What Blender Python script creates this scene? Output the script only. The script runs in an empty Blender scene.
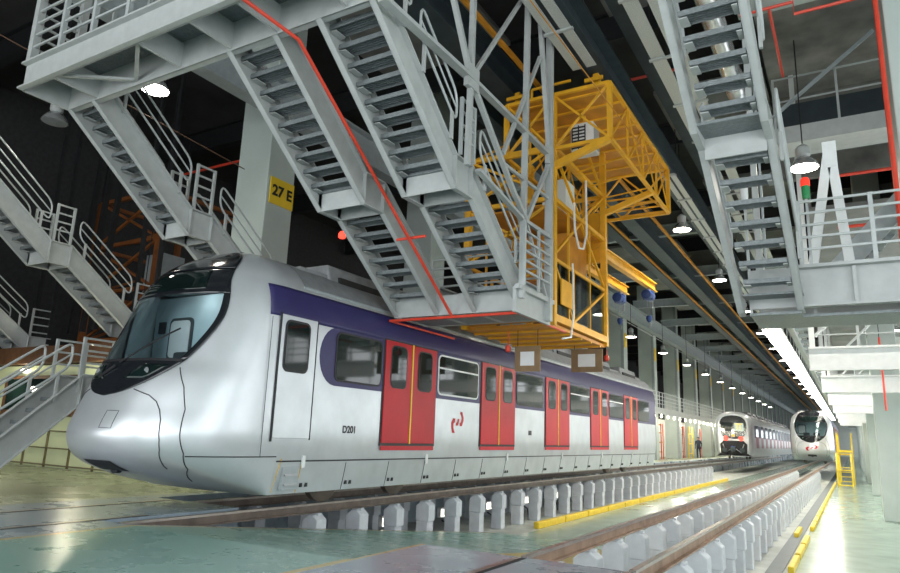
import bpy, bmesh, math, random
from mathutils import Vector, Matrix, Euler
random.seed(7)
S = bpy.context.scene
COL = S.collection
PI = math.pi
ORD = ('zero first second third fourth fifth sixth seventh eighth ninth tenth eleventh twelfth thirteenth fourteenth fifteenth sixteenth '
       'seventeenth eighteenth nineteenth').split()
TENS = {2: ('twenty', 'twentieth'), 3: ('thirty', 'thirtieth'), 4: ('forty', 'fortieth'), 5: ('fifty', 'fiftieth')}
def nth(n):
    if n < 20: return ORD[n]
    t, u = divmod(n, 10)
    return TENS[t][1] if u == 0 else TENS[t][0] + '-' + ORD[u]

# ------------------------------------------------------------------ materials
def mat(name, col, rough=.5, metal=0., var=.12, scale=6., bump=0., bscale=40., emit=None, estr=0., coat=0., spec=.5, trans=0., alpha=1.):
    m = bpy.data.materials.new(name); m.use_nodes = True
    nt = m.node_tree; b = nt.nodes['Principled BSDF']
    b.inputs['Roughness'].default_value = rough; b.inputs['Metallic'].default_value = metal
    b.inputs['Coat Weight'].default_value = coat; b.inputs['Coat Roughness'].default_value = .08
    b.inputs['Specular IOR Level'].default_value = spec
    b.inputs['Transmission Weight'].default_value = trans; b.inputs['Alpha'].default_value = alpha
    tc = nt.nodes.new('ShaderNodeTexCoord')
    n = nt.nodes.new('ShaderNodeTexNoise'); n.inputs['Scale'].default_value = scale; n.inputs['Detail'].default_value = 5
    nt.links.new(tc.outputs['Object'], n.inputs['Vector'])
    r = nt.nodes.new('ShaderNodeMapRange'); r.inputs['From Min'].default_value = .3; r.inputs['From Max'].default_value = .7
    r.inputs['To Min'].default_value = 1 - var; r.inputs['To Max'].default_value = 1 + var * .5
    nt.links.new(n.outputs['Fac'], r.inputs['Value'])
    mx = nt.nodes.new('ShaderNodeMix'); mx.data_type = 'RGBA'; mx.blend_type = 'MULTIPLY'; mx.inputs[0].default_value = 1
    mx.inputs[6].default_value = (*col, 1)
    nt.links.new(r.outputs['Result'], mx.inputs[7]); nt.links.new(mx.outputs[2], b.inputs['Base Color'])
    if bump:
        n2 = nt.nodes.new('ShaderNodeTexNoise'); n2.inputs['Scale'].default_value = bscale
        nt.links.new(tc.outputs['Object'], n2.inputs['Vector'])
        bp = nt.nodes.new('ShaderNodeBump'); bp.inputs['Strength'].default_value = bump; bp.inputs['Distance'].default_value = .02
        nt.links.new(n2.outputs['Fac'], bp.inputs['Height']); nt.links.new(bp.outputs['Normal'], b.inputs['Normal'])
    if emit:
        b.inputs['Emission Color'].default_value = (*emit, 1); b.inputs['Emission Strength'].default_value = estr
    return m
M = {}
M['silver'] = mat('silver_paint', (.58, .61, .63), .33, .52, .05, 3., coat=.2)
M['silver_side'] = mat('silver_panel', (.55, .58, .60), .34, .52, .10, 2.5, .05, 3.)
M['seam'] = mat('seam_dark', (.03, .03, .035), .6)
M['mask'] = mat('cab_black', (.012, .014, .017), .14, 0, .1, coat=.25)
M['roofgrey'] = mat('roof_grey', (.22, .23, .24), .55, .1, .2)
M['navy'] = mat('navy_band', (.030, .026, .105), .38, 0, .1, 3., spec=.35)
M['red'] = mat('door_red', (.47, .012, .02), .4, 0, .08, 3., spec=.25)
M['maroon'] = mat('door_maroon', (.30, .05, .09), .35, 0, .1)
M['rubber'] = mat('black_rubber', (.015, .015, .017), .55)
M['glass'] = mat('tinted_glass', (.006, .014, .013), .05, 0, .5, 1.5, spec=.45)
M['yellowline'] = mat('yellow_edge', (.80, .50, .02), .45)
M['white'] = mat('white_paint', (.75, .77, .76), .5, 0, .06)
M['greypaint'] = mat('grey_steel_paint', (.41, .43, .42), .42, .0, .10, 5., .04, 30.)
M['greydark'] = mat('grey_steel_shop', (.34, .38, .39), .5, .0, .12)
M['tread'] = mat('tread_plate', (.22, .245, .25), .42, .45, .2, 20., .7, 55.)
M['tube'] = mat('rail_tube', (.43, .46, .455), .35, .1, .08)
M['sprinkler'] = mat('sprinkler_red', (.68, .06, .03), .4, 0, .1)
M['crane'] = mat('crane_yellow', (.80, .40, .015), .45, 0, .14, 4.)
M['craneorange'] = mat('crane_orange', (.60, .25, .018), .55, 0, .2, 3.)
M['dimorange'] = mat('dimmed_orange', (.24, .075, .015), .6, 0, .25, 3.)  # dim light on the far crane put into a darker orange
M['darksteel'] = mat('dark_blue_steel', (.055, .075, .085), .5, .3, .2, 3.)
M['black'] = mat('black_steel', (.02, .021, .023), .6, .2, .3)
M['ceiling'] = mat('dimmed_roof_deck', (.035, .035, .034), .8, 0, .4, .7)  # deck kept near black so the roof looks unlit
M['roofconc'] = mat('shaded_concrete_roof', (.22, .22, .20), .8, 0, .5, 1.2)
M['ceilpanel'] = mat('grey_roof_panel', (.20, .205, .19), .7, 0, .3, 1.)
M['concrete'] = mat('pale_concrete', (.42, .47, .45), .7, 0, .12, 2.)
M['post'] = mat('rail_post_paint', (.55, .58, .62), .6, 0, .14, 6.)
M['postbright'] = mat('rail_post_lit', (.64, .67, .70), .6, 0, .10, 6.)  # strong light put into a paler copy of the post paint
M['railrust'] = mat('rust_brown_rail', (.34, .22, .15), .5, .3, .35, 5., .1)
M['railsteel'] = mat('rusty_rail', (.15, .115, .095), .42, .5, .35, 5., .1)
M['railhead'] = mat('worn_rail_head', (.40, .35, .32), .3, .8, .2, 8.)
M['kerb'] = mat('kerb_yellow', (.78, .56, .03), .5, 0, .15, 8.)
M['blue'] = mat('hoist_blue', (.022, .055, .20), .4, 0, .1)
M['chain'] = mat('steel_chain', (.45, .46, .47), .35, .8)
M['column'] = mat('column_green_grey', (.47, .53, .50), .55, 0, .08, 1.2)
M['wallgreen'] = mat('wall_pale_green', (.62, .66, .40), .6, 0, .1, 1.)
M['wallpale'] = mat('wall_pale', (.66, .70, .66), .6, 0, .06, 1.)
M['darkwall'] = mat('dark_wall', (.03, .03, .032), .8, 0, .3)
M['brown'] = mat('brown_steel', (.10, .045, .02), .6, 0, .3)
M['gridolive'] = mat('olive_frame', (.17, .14, .07), .6, 0, .2)
M['signyellow'] = mat('sign_yellow', (.85, .58, .03), .5, 0, .05)
M['card'] = mat('cardboard', (.26, .17, .09), .8, 0, .15)
M['paper'] = mat('paper', (.75, .76, .76), .7, 0, .05)
M['duct'] = mat('duct_metal', (.62, .64, .64), .25, .7, .12, 4.)
M['perf'] = mat('perforated_tray', (.55, .57, .54), .5, .2, .3, 60., .4, 90.)
M['cloth'] = mat('dark_overalls', (.015, .02, .035), .8)
M['skin'] = mat('skin', (.45, .27, .19), .6)
M['lens'] = mat('lamp_lens', (.9, .9, .85), .4, emit=(1, .93, .80), estr=26)
M['tubelight'] = mat('fluorescent_tube', (.9, .9, .85), .4, emit=(1, .95, .84), estr=21)
M['pitlight'] = mat('pit_lamp_lens', (.9, .88, .8), .4, emit=(1, .92, .75), estr=2.2)
M['bulb'] = mat('small_bulb', (.9, .9, .8), .4, emit=(1, .9, .7), estr=7)
M['redlamp'] = mat('red_lamp', (.8, .02, .01), .3, emit=(1, .05, .03), estr=2.6)
M['beaconred'] = mat('beacon_red', (.75, .03, .02), .3, emit=(1, .05, .02), estr=.6)
M['green'] = mat('beacon_green', (.02, .25, .08), .4)
M['cabin'] = mat('cab_interior', (.50, .62, .65), .6, 0, .05)
M['cabindark'] = mat('cab_desk', (.05, .06, .065), .6)
M['ledamber'] = mat('amber_display', (.3, .2, .02), .4, emit=(1, .7, .15), estr=.8)
# clear windscreen: mix of transparent and glossy
def glassmat(name, tint, mixv):
    m = bpy.data.materials.new(name); m.use_nodes = True; nt = m.node_tree; nt.nodes.clear()
    o = nt.nodes.new('ShaderNodeOutputMaterial'); t = nt.nodes.new('ShaderNodeBsdfTransparent'); g = nt.nodes.new('ShaderNodeBsdfGlossy')
    mx = nt.nodes.new('ShaderNodeMixShader'); f = nt.nodes.new('ShaderNodeFresnel'); a = nt.nodes.new('ShaderNodeMath'); a.operation = 'ADD'
    f.inputs['IOR'].default_value = 1.5; a.inputs[1].default_value = mixv
    t.inputs['Color'].default_value = (*tint, 1); g.inputs['Roughness'].default_value = .04; g.inputs['Color'].default_value = (.85, .95, 1, 1)
    nt.links.new(f.outputs[0], a.inputs[0]); nt.links.new(a.outputs[0], mx.inputs[0]); nt.links.new(t.outputs[0], mx.inputs[1])
    nt.links.new(g.outputs[0], mx.inputs[2]); nt.links.new(mx.outputs[0], o.inputs['Surface']); return m
M['windscreen'] = glassmat('windscreen_glass', (.62, .70, .72), .03)
M['guard'] = glassmat('guard_mesh', (.62, .60, .52), .02)

def floor_material():
    m = bpy.data.materials.new('painted_floor'); m.use_nodes = True; nt = m.node_tree; b = nt.nodes['Principled BSDF']; L = nt.links.new
    tc = nt.nodes.new('ShaderNodeTexCoord'); sp = nt.nodes.new('ShaderNodeSeparateXYZ'); L(tc.outputs['Object'], sp.inputs[0])
    def band(c, w, out='X'):
        s = nt.nodes.new('ShaderNodeMath'); s.operation = 'SUBTRACT'; L(sp.outputs[out], s.inputs[0]); s.inputs[1].default_value = c
        a = nt.nodes.new('ShaderNodeMath'); a.operation = 'ABSOLUTE'; L(s.outputs[0], a.inputs[0])
        l = nt.nodes.new('ShaderNodeMath'); l.operation = 'LESS_THAN'; L(a.outputs[0], l.inputs[0]); l.inputs[1].default_value = w; return l.outputs[0]
    def mixc(fac, a, bcol):
        x = nt.nodes.new('ShaderNodeMix'); x.data_type = 'RGBA'; L(fac, x.inputs[0])
        (L(a, x.inputs[6]) if not isinstance(a, tuple) else setattr(x.inputs[6], 'default_value', a)); x.inputs[7].default_value = bcol; return x.outputs[2]
    c = mixc(band(-9.45, 1.65), (.20, .36, .31, 1), (.25, .31, .36, 1))
    c = mixc(band(-2.6, 1.75), c, (.27, .33, .38, 1))
    c = mixc(band(-20, 9.2), c, (.30, .33, .22, 1))
    c = mixc(band(-7.8, .05), c, (.50, .40, .16, 1)); c = mixc(band(-4.4, .05), c, (.50, .40, .16, 1))
    n = nt.nodes.new('ShaderNodeTexNoise'); n.inputs['Scale'].default_value = 1.3; n.inputs['Detail'].default_value = 8; n.inputs['Roughness'].default_value = .65
    mp = nt.nodes.new('ShaderNodeMapping'); mp.inputs['Scale'].default_value = (.7, .9, 1); L(tc.outputs['Object'], mp.inputs[0]); L(mp.outputs[0], n.inputs[0])
    r = nt.nodes.new('ShaderNodeMapRange'); r.inputs[1].default_value = .3; r.inputs[2].default_value = .72; r.inputs[3].default_value = .9; r.inputs[4].default_value = 1.08
    L(n.outputs[0], r.inputs[0])
    x = nt.nodes.new('ShaderNodeMix'); x.data_type = 'RGBA'; x.blend_type = 'MULTIPLY'; x.inputs[0].default_value = 1; L(c, x.inputs[6]); L(r.outputs[0], x.inputs[7])
    L(x.outputs[2], b.inputs['Base Color']); b.inputs['Roughness'].default_value = .22; b.inputs['Specular IOR Level'].default_value = .55
    r2 = nt.nodes.new('ShaderNodeMapRange'); r2.inputs[3].default_value = .16; r2.inputs[4].default_value = .4; L(n.outputs[0], r2.inputs[0]); L(r2.outputs[0], b.inputs['Roughness'])
    bp = nt.nodes.new('ShaderNodeBump'); bp.inputs['Strength'].default_value = .12; bp.inputs['Distance'].default_value = .02; L(n.outputs[0], bp.inputs['Height']); L(bp.outputs[0], b.inputs['Normal'])
    return m
M['floor'] = floor_material()
M['aisle'] = mat('aisle_floor', (.30, .40, .33), .2, 0, .18, 1.5, .06, 3.)
M['pitfloor'] = mat('pit_floor', (.42, .45, .42), .6, 0, .25, 2.)

# ------------------------------------------------------------------ mesh helpers
XSHEAR = None
class MB:
    def __init__(s): s.v = []; s.f = []; s.m = []
    def add(s, vs, fs, mi=0):
        o = len(s.v); s.v += [tuple(p) for p in vs]; s.f += [tuple(i + o for i in f) for f in fs]; s.m += [mi] * len(fs); return s
    def box(s, x0, x1, y0, y1, z0, z1, mi=0):
        vs = [(x, y, z) for x in (x0, x1) for y in (y0, y1) for z in (z0, z1)]
        return s.add(vs, [(0, 1, 3, 2), (4, 6, 7, 5), (0, 4, 5, 1), (2, 3, 7, 6), (0, 2, 6, 4), (1, 5, 7, 3)], mi)
    def bar(s, p, q, w, h=None, up=(0, 0, 1), mi=0):
        p = Vector(p); q = Vector(q); h = w if h is None else h
        d = (q - p).normalized(); u = Vector(up)
        if abs(d.dot(u)) > .98: u = Vector((0, 1, 0))
        a = d.cross(u).normalized() * w / 2; b = a.cross(d).normalized() * h / 2
        vs = [c + sa * a + sb * b for c in (p, q) for sa, sb in ((-1, -1), (1, -1), (1, 1), (-1, 1))]
        return s.add(vs, [(3, 2, 1, 0), (4, 5, 6, 7), (0, 1, 5, 4), (1, 2, 6, 5), (2, 3, 7, 6), (3, 0, 4, 7)], mi)
    def ibeam(s, p, q, w, h, t=.03, up=(0, 0, 1), mi=0):
        p = Vector(p); q = Vector(q); d = (q - p).normalized(); u = Vector(up); a = d.cross(u).normalized(); b = a.cross(d).normalized()
        for k in (1, -1): s.bar(p + b * k * (h - t) / 2, q + b * k * (h - t) / 2, w, t, up, mi)
        return s.bar(p, q, t * .7, h - 2 * t, up, mi)
    def tube(s, pts, r, n=8, mi=0, closed=False):
        P = [Vector(p) for p in pts]; rings = []; m = len(P); ref = None
        for i, p in enumerate(P):
            a = P[(i - 1) % m] if (closed or i) else p; b = P[(i + 1) % m] if (closed or i < m - 1) else p
            d = (b - a).normalized()
            if ref is None:
                ref = Vector((0, 0, 1)) if abs(d.z) < .9 else Vector((1, 0, 0))
            u = d.cross(ref).normalized(); ref = u.cross(d).normalized()
            rings.append([p + r * (math.cos(2 * PI * k / n) * u + math.sin(2 * PI * k / n) * ref) for k in range(n)])
        vs = [v for g in rings for v in g]; fs = []
        for i in range(m if closed else m - 1):
            j = (i + 1) % m
            fs += [(i * n + k, i * n + (k + 1) % n, j * n + (k + 1) % n, j * n + k) for k in range(n)]
        if not closed: fs += [tuple(reversed(range(n))), tuple(range((m - 1) * n, m * n))]
        return s.add(vs, fs, mi)
    def lathe(s, c, prof, n=20, axis='Z', mi=0):
        vs = []; c = Vector(c)
        for r, t in prof:
            for k in range(n):
                a = 2 * PI * k / n; u, v = r * math.cos(a), r * math.sin(a)
                vs.append(c + Vector({'Z': (u, v, t), 'X': (t, u, v), 'Y': (u, t, v)}[axis]))
        m = len(prof); fs = [(i * n + k, i * n + (k + 1) % n, (i + 1) * n + (k + 1) % n, (i + 1) * n + k) for i in range(m - 1) for k in range(n)]
        fs += [tuple(reversed(range(n))), tuple(range((m - 1) * n, m * n))]
        return s.add(vs, fs, mi)
    def prism(s, poly, axis, a, b, mi=0):      # poly in the two other axes
        n = len(poly)
        def P(u, v, t): return {'X': (t, u, v), 'Y': (u, t, v), 'Z': (u, v, t)}[axis]
        vs = [P(u, v, a) for u, v in poly] + [P(u, v, b) for u, v in poly]
        return s.add(vs, [tuple(range(n)), tuple(reversed(range(n, 2 * n)))] + [(i, i + n, (i + 1) % n + n, (i + 1) % n) for i in range(n)], mi)
    def grid(s, rows, mi=0):
        n = len(rows[0]); vs = [v for r in rows for v in r]
        return s.add(vs, [(i * n + k, i * n + k + 1, (i + 1) * n + k + 1, (i + 1) * n + k) for i in range(len(rows) - 1) for k in range(n - 1)], mi)
    def build(s, name, m, parent=None, bevel=0., smooth=False, solid=0., ang=40):
        if XSHEAR: s.v = [(x + XSHEAR[0] * (y - XSHEAR[1]), y, z) for x, y, z in s.v]
        me = bpy.data.meshes.new(name); off = Vector((0, 0, 0))
        if parent is not None:
            q = parent
            while q is not None: off += q.location; q = q.parent
        me.from_pydata([Vector(v) - off for v in s.v], [], s.f)
        for mm in (m if isinstance(m, (list, tuple)) else [m]): me.materials.append(M[mm] if isinstance(mm, str) else mm)
        for p, i in zip(me.polygons, s.m): p.material_index = i; p.use_smooth = smooth
        bm = bmesh.new(); bm.from_mesh(me); bmesh.ops.recalc_face_normals(bm, faces=bm.faces[:])
        if smooth:
            for e in bm.edges:
                if len(e.link_faces) == 2 and e.calc_face_angle(0) > math.radians(ang): e.smooth = False
        bm.to_mesh(me); bm.free()
        o = bpy.data.objects.new(name, me); COL.objects.link(o)
        if parent is not None: o.parent = parent
        if bevel: md = o.modifiers.new('b', 'BEVEL'); md.width = bevel; md.segments = 2; md.limit_method = 'ANGLE'
        if solid: md = o.modifiers.new('s', 'SOLIDIFY'); md.thickness = solid; md.offset = 0
        return o
def tag(o, label, cat, group=None):
    o['label'] = label; o['category'] = cat
    if group: o['group'] = group
    return o
def thing(name, label, cat, loc, group=None):
    o = bpy.data.objects.new(name, None); o.empty_display_size = .2; COL.objects.link(o); o.location = loc
    return tag(o, label, cat, group)
def struct(o): o['kind'] = 'structure'; return o
def kids(o): return [c for c in bpy.data.objects if c.parent == o]
def dup(root, loc, label=None, group=None):
    def cp(o, parent):
        c = o.copy(); COL.objects.link(c)
        if parent is not None: c.parent = parent
        for k in CH.get(o.name, []): cp(k, c)
        return c
    CH = {}
    def walk(o):
        CH[o.name] = list(o.children)
        for k in o.children: walk(k)
    walk(root)
    r = cp(root, None); r.location = loc
    if label: r['label'] = label
    if group: r['group'] = group
    return r

# ------------------------------------------------------------------ setting
def wbox(name, m, *b):
    return struct(MB().box(*b).build(name, m))
EY = -7.0
wbox('floor_entrance', 'floor', -27, 6, EY, 5.6, -1.6, 0)
wbox('floor_left_aisle', 'floor', -27, -10.45, 5.6, 240, -1.6, 0)
wbox('floor_left_track', 'floor', -10.45, -8.45, 5.6, 7.9, -1.6, 0)
wbox('floor_trench', 'black', -8.45, -7.93, 5.6, 7.9, -1.6, -.45)  # black colour stands for the shade in the recess below the rail
wbox('floor_right_track', 'floor', -4.4, -1.2, 5.6, 6.95, -1.6, 0)
wbox('floor_right_aisle', 'floor', -1.2, 6, 5.6, 6.95, -1.6, 0)
rp = MB().prism([(5.6, 0), (15.8, -1.1), (15.8, -1.6), (5.6, -1.6)], 'X', -7.93, -4.4).build('floor_ramp', 'floor'); struct(rp)
wbox('floor_pit', 'pitfloor', -10.45, -1.25, 7.0, 240, -1.7, -1.101)
wbox('floor_walkway', 'aisle', -7.2, -4.1, 15.5, 240, -1.3, -1.09)
wbox('floor_aisle', 'aisle', -1.25, 6, 6.95, 240, -1.7, -1.1)
wbox('floor_gutter', 'darksteel', -1.62, -1.34, 8, 90, -1.12, -1.085)
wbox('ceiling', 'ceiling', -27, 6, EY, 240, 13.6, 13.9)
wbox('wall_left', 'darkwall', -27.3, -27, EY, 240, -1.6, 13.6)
wbox('wall_far', 'wallpale', -27, 6, 240, 240.3, -1.6, 13.6)
# right wall with high openings for daylight
rw = MB().box(5.7, 6, EY, 240, -1.6, 1.0).box(5.7, 6, EY, 240, 5.2, 13.6)
for k in range(33): rw.box(5.7, 6, EY + k * 7.6, EY + k * 7.6 + 1.6, 1.0, 5.2)
struct(rw.build('wall_right', 'wallpale'))
for k in range(17):
    y0 = EY + k * 7.6 + 1.6; w = MB()
    for t in (0, 2, 4, 6): w.box(5.8, 5.86, y0 + t - .03 * (t > 0) - (.06 if t == 6 else 0), y0 + t + .03, 1.0, 5.2)
    for z in (1.0, 3.1, 5.14): w.box(5.8, 5.86, y0, y0 + 6, z, z + .06)
    struct(w.build('window_%d' % (k + 1), 'white'))
# unseen back wall, opening added for daylight; left panel shades far stairs
struct(MB().box(-27, 6, EY - .3, EY, 9.5, 13.6).box(-27, -20, EY - .3, EY, -1.6, 9.5).box(-20, -13.2, EY - .3, EY, 3.4, 9.5).box(-9 + 2.2, -5, EY - .3, EY, 0, 9.5).build('wall_unseen_entrance', 'wallpale'))
# partition at the left behind the first train
pt = MB().box(-26.9, -11.2, 10.62, 10.75, 0, 2.75)
po = struct(pt.build('wall_partition', 'wallgreen'))
g = MB()
for x in range(0, 14): g.box(-25.5 + x * 1.1, -25.475 + x * 1.1, 10.56, 10.62, 0, 1.35)
for z in (.06, .5, .95, 1.35): g.box(-26.9, -11.2, 10.56, 10.62, z - .015, z + .015)
g.build('trim_grid', 'gridolive', po)
wn = struct(MB().box(-21.3, -17.7, 10.45, 10.6, 1.35, 2.45).build('window_20', 'brown')); MB().box(-21.1, -17.9, 10.43, 10.46, 1.5, 2.35).build('pane', 'glass', wn)
for x in (-20.5, -16.5, -13.2):
    t = thing('wall_lamp', {-20.5: 'small round wall lamp high on the pale green partition, farthest left', -16.5: 'small round wall lamp on the pale green partition beside the dark window', -13.2: 'small round wall lamp on the pale green partition close behind the nose'}[x], 'lamp', (x, 10.5, 2.6), 'partition wall lamps')
    MB().lathe((x, 10.42, 2.6), [(.02, 0), (.05, .01), (.06, .06), (.05, .19)], 12, 'Y').build('lens', 'bulb', t, smooth=True)
    L_ = bpy.data.lights.new('wall_lamp_light', 'POINT'); L_.energy = 32; L_.color = (1, .95, .7); L_.shadow_soft_size = .08; o_ = bpy.data.objects.new('wall_lamp_light', L_); COL.objects.link(o_); o_.parent = t; o_.location = (0, -.5, -.5)
wbox('beam_over_partition', 'brown', -26.9, -11.2, 10.3, 10.8, 2.78, 3.25)

# roof purlins and grey deck panels: dark steel over the whole hall
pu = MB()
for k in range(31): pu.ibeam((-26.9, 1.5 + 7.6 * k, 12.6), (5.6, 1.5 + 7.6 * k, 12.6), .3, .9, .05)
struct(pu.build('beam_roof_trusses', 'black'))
for k in range(15):
    y = 3 + 7.6 * k
    for x0, x1 in ((-4.2, -1.3), (-10.6, -6.8)):
        struct(MB().box(x0, x1, y, y + 3.4, 11.1, 11.22).build('ceiling_panel', 'ceilpanel'))
for k in range(26):
    y = 20.0 + 7.6 * k
    struct(MB().ibeam((-11.6, y, 9.9), (-4.8, y, 9.9), .25, .5, .04).build('beam_cross', 'greydark'))
# crane girders along the hall
def girder(x, z, w, h, y0, y1, m, name='beam_crane_girder'):
    return struct(MB().ibeam((x, y0, z), (x, y1, z), w, h, .05).build(name, m))
girder(-4.15, 9.35, .5, .75, 3, 238, 'darksteel'); girder(-6.35, 9.35, .5, .75, 3, 238, 'darksteel')
girder(-3.45, 10.2, .35, .5, 3, 238, 'darksteel'); girder(-7.6, 9.6, .4, .6, 14, 238, 'darksteel'); girder(-11.55, 9.2, .4, .9, 3, 238, 'greydark')
cr = MB().box(-5.52, -5.45, 8, 180, 8.96, 9.06).build('conductor_rail', 'craneorange'); tag(cr, 'thin orange conductor rail running down the hall beside the yellow lattice crane', 'rail')
cr = MB().box(-6.98, -6.93, 18, 180, 8.92, 9.0).build('conductor_rail', 'craneorange'); tag(cr, 'orange conductor rail under the dark girder left of the pendant lamp row', 'rail')
# perforated cable trays
def tray(x0, x1, z, y0, y1, label):
    r = thing('cable_tray', label, 'cable tray', (x0, y0, z))
    MB().box(x0, x0 + (x1 - x0) * .4, y0, y1, z, z + .02).box(x0 + (x1 - x0) * .6, x1, y0, y1, z, z + .02).build('tray_plate', 'perf', r)
    n = int((y1 - y0) / 2.2)
    for i in range(n + 1): MB().box(x0 - .04, x1 + .04, y0 + i * 2.2, y0 + i * 2.2 + .07, z - .04, z).build('cross_bracket', 'greypaint', r)
    for i in range(1, n, 3): MB().box(x0 - .03, x0 - .01, y0 + i * 2.2, y0 + i * 2.2 + .04, z, 12.1).build('hanger_rod', 'black', r)
    return r
tray(-2.98, -2.28, 9.0, 4, 70, 'light perforated cable tray running just left of the white hanging stair')
tray(-4.42, -3.92, 8.75, 4, 12.1, 'beige twin cable tray under the dark girder in front of the yellow crane')
tray(-4.12, -3.75, 8.7, 18.5, 80, 'narrow ladder cable tray above the pendant lamps right of the yellow crane')

# ------------------------------------------------------------------ columns
def column(x0, x1, y0, y1, zt, m='column', z0=0): return struct(MB().box(x0, x1, y0, y1, z0, zt).build('column', m, bevel=.03))
for k in range(30):
    y = 11.0 + 7.6 * k
    column(-13.0, -11.9, y, y + .92, 13.5)
    if k > 3: struct(MB().box(-12.05, -11.86, y - .06, y, 0, 13).build('column_downpipe', 'greydark'))
def text_obj(t, size, loc, rot, m, parent, ext=.003):
    c = bpy.data.curves.new('lettering', 'FONT'); c.body = t; c.size = size; c.extrude = ext; c.align_x = 'CENTER'; c.align_y = 'CENTER'; c.offset = size * .035
    o = bpy.data.objects.new('lettering_source', c); COL.objects.link(o)
    bpy.context.view_layer.update()
    me = bpy.data.meshes.new_from_object(o.evaluated_get(bpy.context.evaluated_depsgraph_get())); bpy.data.objects.remove(o); bpy.data.curves.remove(c)
    o = bpy.data.objects.new('lettering', me); COL.objects.link(o); me.materials.clear(); me.materials.append(M[m]); o.parent = parent
    o.location = Vector(loc) - parent.location; o.rotation_euler = rot; return o
RX = (PI / 2, 0, PI / 2)          # text facing +X
for k in range(0, 11):
    y = 11.0 + 7.6 * k
    if k == 0:
        s = thing('column_sign', 'yellow sign with black 27 E on the pale column left of the stairs', 'sign', (-11.86, 11.5, 7.0))
        MB().box(-11.9, -11.87, 11.1, 11.9, 6.66, 7.34).build('plate', 'signyellow', s); text_obj('27 E', .38, (-11.865, 11.5, 7.0), RX, 'black', s)
    elif 4 <= k:
        s = MB().box(-11.9, -11.87, y + .2, y + .7, 7.0, 7.9).build('column_sign', 'signyellow')
        tag(s, 'small yellow sign high on the %s pale column beyond the train' % nth(k - 3), 'sign', 'yellow column signs')
# right-hand columns
RCY = [12.3, 28.0, 43, 58, 73, 88, 103, 118, 133]
for i, y in enumerate(RCY): column(1.02 if i == 0 else .74, 1.95 if i == 0 else 1.6, y, y + .9, 13.5, z0=-1.1)
for i in range(10):
    y = 34 + i * 7.6
    struct(MB().box(1.9, 2.2, y, y + .35, -1.1, 6).build('column_slim', 'wallpale'))

# elevated walkway on the left, behind
def bays(k0, k1):
    for k in range(k0, k1):
        y = 34.2 + 7.6 * k
        w = thing('walkway_bay', 'raised grey walkway with railing, %s bay beyond the first train' % nth(k + 1), 'walkway', (-11.2, y, 3.3), 'raised walkway bays')
        MB().box(-11.85, -10.95, y, y + 7.58, 3.3, 3.42).box(-11.0, -10.93, y, y + 7.58, 3.1, 3.5).build('deck', 'greypaint', w)
        for i in range(9): MB().box(-11.0, -10.95, y + .1 + i * .9, y + .16 + i * .9, 3.5, 4.55).build('railing_post', 'tube', w)
        r = MB()
        for z in (3.75, 4.0, 4.25, 4.52): r.box(-10.99, -10.96, y, y + 7.58, z, z + .04)
        r.build('handrail', 'tube', w)
        for i in range(4):
            b = MB().lathe((-10.9, y + 1 + 1.9 * i, 2.86), [(.02, .2), (.03, .16), (.06, .08), (.06, .02), (.02, -.02)], 10).build('walkway_bulb', 'bulb')
            tag(b, 'small round bulb under the raised walkway, number %s from the train' % nth(k * 4 + i + 1), 'light bulb', 'bulbs under the raised walkway')
bays(0, 8)
for k in range(0, 8):
    L_ = bpy.data.lights.new('walkway_light', 'POINT'); L_.energy = 200; L_.color = (1, .93, .75); L_.shadow_soft_size = .1; o_ = bpy.data.objects.new('walkway_light', L_); COL.objects.link(o_); o_.location = (-11.4, 38 + 7.6 * k, 2.7)
# lower bay wall behind the walkway with doors
struct(MB().box(-14.6, -14.4, 34, 239, 0, 3.2).build('wall_lower_bay', 'wallpale'))
for k in range(6):
    y = 50 + 7.6 * k
    d = struct(MB().box(-14.4, -14.3, y, y + 2.2, 0, 2.4).build('door_%d' % (k + 1), 'greydark')); MB().box(-14.3, -14.26, y + 1.9, y + 2.0, 1.0, 1.2).build('door_handle', 'chain', d)
for k in range(3):
    y = 52.6 + 7.6 * k
    f = thing('equipment_rack', 'orange-red equipment rack under the raised walkway, %s from the first train' % nth(k + 1), 'rack', (-12.6, y, 0))
    for dx in (-.25, .25):
        for dy in (-.3, .3): MB().box(-12.6 + dx, -12.54 + dx, y + dy, y + dy + .06, 0, 2.6).build('upright', 'sprinkler', f)
    for z in (.5, 1.2, 1.9, 2.5): MB().box(-12.9, -12.3, y - .32, y + .38, z, z + .05).build('shelf', 'craneorange', f)

# ------------------------------------------------------------------ rails and posts
def rail(x, y0, y1, label, grp=None, m='railsteel'):
    r = thing('track_rail', label, 'rail', (x, y0, 0), grp)
    MB().box(x - .035, x + .035, y0, y1, -.035, -.001).build('rail_head', 'railhead', r)
    MB().box(x - .012, x + .012, y0, y1, -.14, -.035).box(x - .07, x + .07, y0, y1, -.16, -.14).build('rail_web', m, r)
    return r
rail(-8.15, 5.65, 100, 'rusty near rail under the red and silver train, on grey posts')
rail(-9.6, 8.0, 100, 'rusty far rail under the red and silver train')
rail(-3.15, 7.05, 100, 'rusty left rail of the right-hand track on brightly lit posts', None, 'railrust')
rail(-1.98, 7.05, 100, 'rusty right rail of the right-hand track beside the aisle', None, 'railrust')
def flush(x, y1, label):
    t = thing('embedded_rail', label, 'rail', (x, EY, 0))
    MB().box(x - .035, x + .035, EY + .1, y1, .001, .006).build('rail_head', 'railhead', t); MB().box(x + .04, x + .09, EY + .1, y1, .001, .004).build('flange_groove', 'black', t)
flush(-8.55, 6.3, 'near rail of the left track set flush in the grey floor'); flush(-10.0, 7.85, 'far rail of the left track set flush in the floor')
flush(-3.15, 6.9, 'left rail of the right track set flush in the floor'); flush(-1.98, 6.9, 'right rail of the right track set flush in the floor')

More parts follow.
